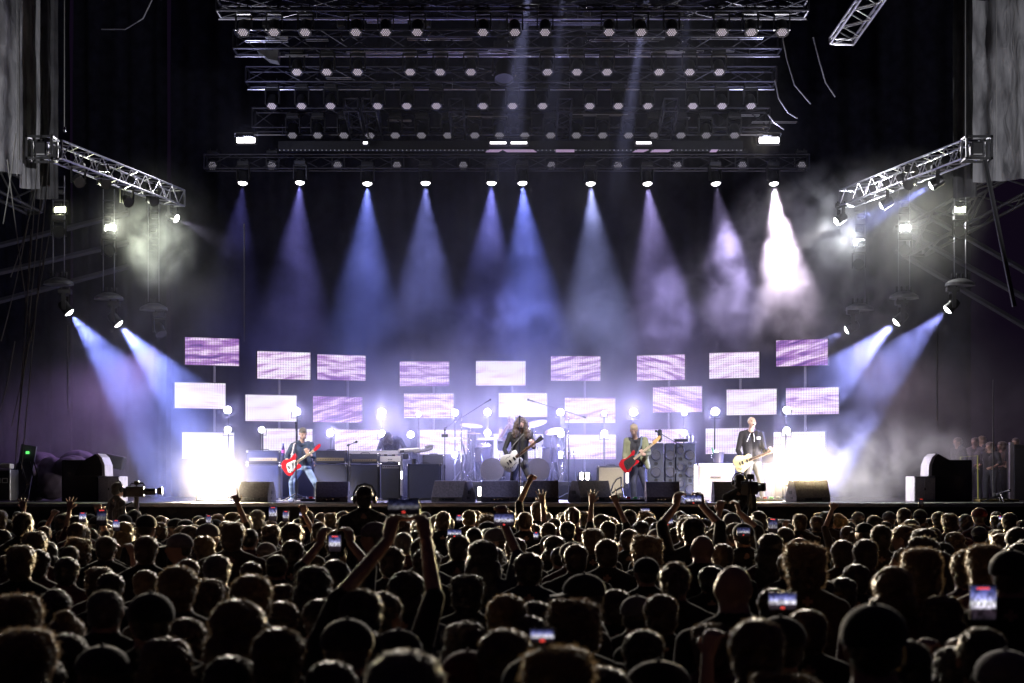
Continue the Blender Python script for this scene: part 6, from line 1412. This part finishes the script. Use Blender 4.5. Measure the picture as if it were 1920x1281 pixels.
# ---- phones held up (each its own thing)
def screen(kind, i):
    key = 'phone_picture_%d' % i
    if key in MATS: return MATS[key]
    m = mat(key, (.02,.02,.02), .2); n = m.node_tree; b = n.nodes['Principled BSDF']; Lk = n.links.new
    tc = n.nodes.new('ShaderNodeTexCoord'); sx = n.nodes.new('ShaderNodeSeparateXYZ'); Lk(tc.outputs['Generated'], sx.inputs[0])
    r = n.nodes.new('ShaderNodeValToRGB'); e = r.color_ramp.elements; e[0].position = .0; e[0].color = (.01,.008,.012,1); e[1].position = 1.0; e[1].color = (.02,.02,.06,1)
    for p_, c_ in ((.30,(.03,.02,.03,1)),(.36,(.75,.70,.85,1)),(.50,(.95,.93,1,1)),(.62,(.35,.36,.75,1)),(.80,(.08,.09,.28,1))): q_ = e.new(p_); q_.color = c_
    nz = n.nodes.new('ShaderNodeTexNoise'); nz.inputs['Scale'].default_value = 7; nz.inputs['Detail'].default_value = 3
    mp = n.nodes.new('ShaderNodeMapping'); mp.inputs['Location'].default_value = (i*3.1,0,i*1.7); mp.inputs['Scale'].default_value = (1.6,1,1)
    Lk(tc.outputs['Generated'], mp.inputs[0]); Lk(mp.outputs[0], nz.inputs[0]); Lk(sx.outputs['Z'], r.inputs['Fac'])
    mr = n.nodes.new('ShaderNodeMapRange'); mr.inputs['From Min'].default_value = .38; mr.inputs['From Max'].default_value = .62; mr.inputs['To Min'].default_value = .15; Lk(nz.outputs['Fac'], mr.inputs['Value'])
    st = n.nodes.new('ShaderNodeMath'); st.operation = 'MULTIPLY'; st.inputs[1].default_value = kind*1.4; Lk(mr.outputs[0], st.inputs[0])
    Lk(r.outputs[0], b.inputs['Emission Color']); Lk(st.outputs[0], b.inputs['Emission Strength'])
    m.cycles.emission_sampling = 'NONE'; return m
def phone(label, px, py, d, wpx, hpx, es, i):
    W = wpx/PXM(d); H = hpx/PXM(d)
    t = thing('phone', label, 'phone', P(px,py,d), random.gauss(0,.06), 'phones held up in the audience')
    bw_ = W*1.12; MB().bbox((0,0,0),(W+.006,.009,H+.010),.004).build('phone_case', body, t)
    s_ = MB().add([(-W/2,-.0052,-H/2),(W/2,-.0052,-H/2),(W/2,-.0052,H/2),(-W/2,-.0052,H/2)], [(0,1,2,3)]).build('screen', screen(es, i), t)
    MB().bbox((0,-.0058,H/2*.86 if H > W else -H/2*.8),(W*.5 if H > W else .012,.001,.006),.0004).build('red_bar', mat('rec_red',(.6,.02,.02),.3,emit=(1,.08,.06),es=1.2), t)
PH = [('large landscape phone at the lower right showing the stage', 1467,1128,6.4,50,29,1.3),('large upright phone near the right edge showing a blurred white stage', 1843,1130,6.2,46,62,1.3),('landscape phone at the bottom centre above blond hair', 1017,1192,5.2,42,22,1.0),
 ('upright phone with a pale screen left of the raised arms', 628,1019,11.2,22,30,.8),('dark landscape phone held high in the raised arms left of centre', 757,950,7.86,58,26,.12),('blurred landscape phone held up below the singer', 945,975,12.2,36,22,.7),
 ('landscape phone with three pale stripes held high right of centre', 1300,937,15.75,30,16,.9),('orange-lit upright phone at the far left', 155,970,19.7,12,18,.9),('dark upright phone beside the orange-lit one', 191,970,15.8,18,30,.12),('small phone with stage picture left of the camera operator', 218,985,18,12,20,.8),
 ('upright phone in front of the left floor monitor', 512,963,18.8,15,26,.7),('small upright phone right of the left blinder glare', 536,968,19.8,11,20,.6),('small bright phone below the keyboard player', 568,965,22,13,9,1.1),('tiny blue-lit phone below the singer monitor', 861,973,14.8,10,14,.7),
 ('landscape phone with yellow picture left of the singer', 852,1000,14.2,25,14,.7),('small upright phone right of the singer', 1005,1005,15,8,14,.9),('blue-lit phone below the bass cabinets', 1252,979,17.8,19,12,.8),('upright grey phone in front of the right blinder', 1449,986,18,17,28,.25),
 ('black upright phone silhouetted against the stage at the right', 1727,943,28,9,16,.02),('small pale phone in the rows at the right', 1394,997,16.8,24,16,.45),('tiny bright phone far right', 1875,972,24,5,9,1.1),('upright phone showing a pale screen left of centre', 540,997,20,12,18,.4),('small phone held up near the left edge of the crowd', 281,978,22,8,10,.5),
 ('small upright phone near the left blinder glare', 391,976,24,9,20,.5),('small bright phone below the cream amplifier', 1210,957,27,16,8,.8)]
for i, (lb, px, py, d, w_, h_, es) in enumerate(PH): phone(lb, px, py, d, w_, h_, es, i)

# ---- crew in front of the stage
def crew(label, px, ytop, d, yaw, cloth, standing, extra):
    ks = .84 if 'plaid' in label else 1.0; z0 = P(0,ytop,d).z; b = z0-1.75*ks; c = P(px,0,d)
    me, (hc, R, q) = crowd_body('crew_body', cloth, 1.05, 'phone_low' if False else 'down', hi=True)
    t = thing('person', label, 'person', (c.x, d, max(0,b)), yaw)
    t.scale = (ks, ks, ks if b >= 0 else z0/1.75); obj('body', me, t)
    obj('hair', get_hair('short','black',False), t)
    if extra == 'headphones':
        MB().path([(-.105,.03,HZ),(-.11,.03,HZ+.06),(-.07,.03,HZ+.13),(0,.03,HZ+.155),(.07,.03,HZ+.13),(.11,.03,HZ+.06),(.105,.03,HZ)],.011).build('headphone_band', body, t)
        for k in (-1,1): MB().sphere((k*.10,.03,HZ),(.025,.04,.045),12).build('ear_cup', body, t)
    if b > .02:
        pl = thing('platform', 'low black platform under the %s' % label.replace('person','crew member')[:60], 'platform', (c.x, d, 0)); MB().bbox((0,0,b/2),(.9,.9,b),.02).build('box', fl, pl)
    return t
crew('person in dark clothes and hood operating the television camera at the left', 219, 904, 30.0, -.9, CL[0], True, 'headphones')
crew('person wearing headphones and dark clothes operating the camera before the laughing guitarist', 1386, 889, 28.0, -.3, CL[0], True, 'headphones')
crew('person in a plaid shirt with large headphones standing above the crowd left of centre', 683, 912, 15.5, 0, mat('plaid_dark',(.05,.05,.05),.9,var=.7,scale=30), True, 'headphones')
def tvcam(label, px, py, d, yaw, s=1.0):
    c = P(px,py,d); t = thing('television_camera', label, 'camera', c, yaw); t.scale=(s,)*3
    MB().bbox((-.05,0,0),(.34,.16,.20),.02).build('camera_body', body, t); MB().lathe([(.05,.12),(.065,.14),(.065,.32),(.05,.34)],16,Matrix.Rotation(PI/2,4,'Y')).build('lens', body, t, True)
    MB().bbox((.42,0,.01),(.10,.16,.13),.01).build('lens_hood', body, t); MB().bbox((-.02,0,.17),(.10,.10,.08),.02).tube((-.02,0,.1),(-.02,0,.16),.02).build('viewfinder', body, t)
    MB().path([(-.15,0,.10),(-.12,0,.16),(.10,0,.16),(.14,0,.10)],.014).build('top_handle', body, t); MB().bbox((-.24,0,-.02),(.06,.12,.18),.01).build('battery', body, t)
    MB().tube((-.02,0,-.10),(-.02,0,-.3),.05).build('tripod_head', body, t)
    z = (c.z-.3*s)/s
    for k in range(3): a = k*2.094; MB().tube((-.02,0,-.28),(.4*math.cos(a)-.02,.4*math.sin(a),-.3-z+.0),.03).build('tripod_leg', body, t)
    for k in (1,): MB().tube((-.1,0,-.2),(-.4,.0,-.35),.012).build('pan_bar', body, t)
tvcam('large television camera on a tripod pointing right, before the left floor blinder', 258, 922, 29.7, .12, .85)
tvcam('television camera on a tripod before the laughing guitarist', 1408, 915, 27.7, 1.1)
# guests watching from the right wing of the stage
random.seed(8)
for i, (px, yt, cl, kd, co, lb) in enumerate([(1797,819,0,'short','brown','person in dark clothes standing alone behind the right side loudspeaker'),(1829,819,4,'short','brown','person in a pale top standing behind the yellow railing'),(1842,816,0,'short','blond','person in a dark top beside the pale-topped guest'),
        (1857,828,0,'long','brown','person with long hair in the middle of the side-stage guests'),(1880,827,3,'long','brown','person in brown standing near the thin upright cable'),(1856,845,0,'long','blond','short person in front of the side-stage guests'),(1905,820,0,'short','brown','person at the far right partly behind the pale post')]):
    d = 40.2+.5*(i%3)
    me, _ = get_body(cl, 1.0, 'down'); c = P(px,0,d); z = P(0,yt,d).z-STAGE
    t = thing('person', lb, 'person', (c.x, d, STAGE), PI/2+.6+random.uniform(-.3,.3), 'guests watching from the side of the stage'); s_ = max(.6,min(1.1, z/1.77)); t.scale = (1,1,s_)
    obj('body', me, t); obj('hair', get_hair(kd, co, False), t)
# crowd barrier
bar = thing('crowd_barrier', 'metal crowd barrier between audience and stage', 'barrier', (0,32.3,0))
for k in range(18):
    x = -9+k*1.0; MB().path([(x-.48,0,.02),(x-.48,0,1.08),(x-.44,0,1.12),(x+.44,0,1.12),(x+.48,0,1.08),(x+.48,0,.02)],.02).build('barrier_frame', alu, bar)
    MB().bbox((x,.01,.55),(.92,.012,1.0),.003).build('barrier_sheet', dalu, bar)
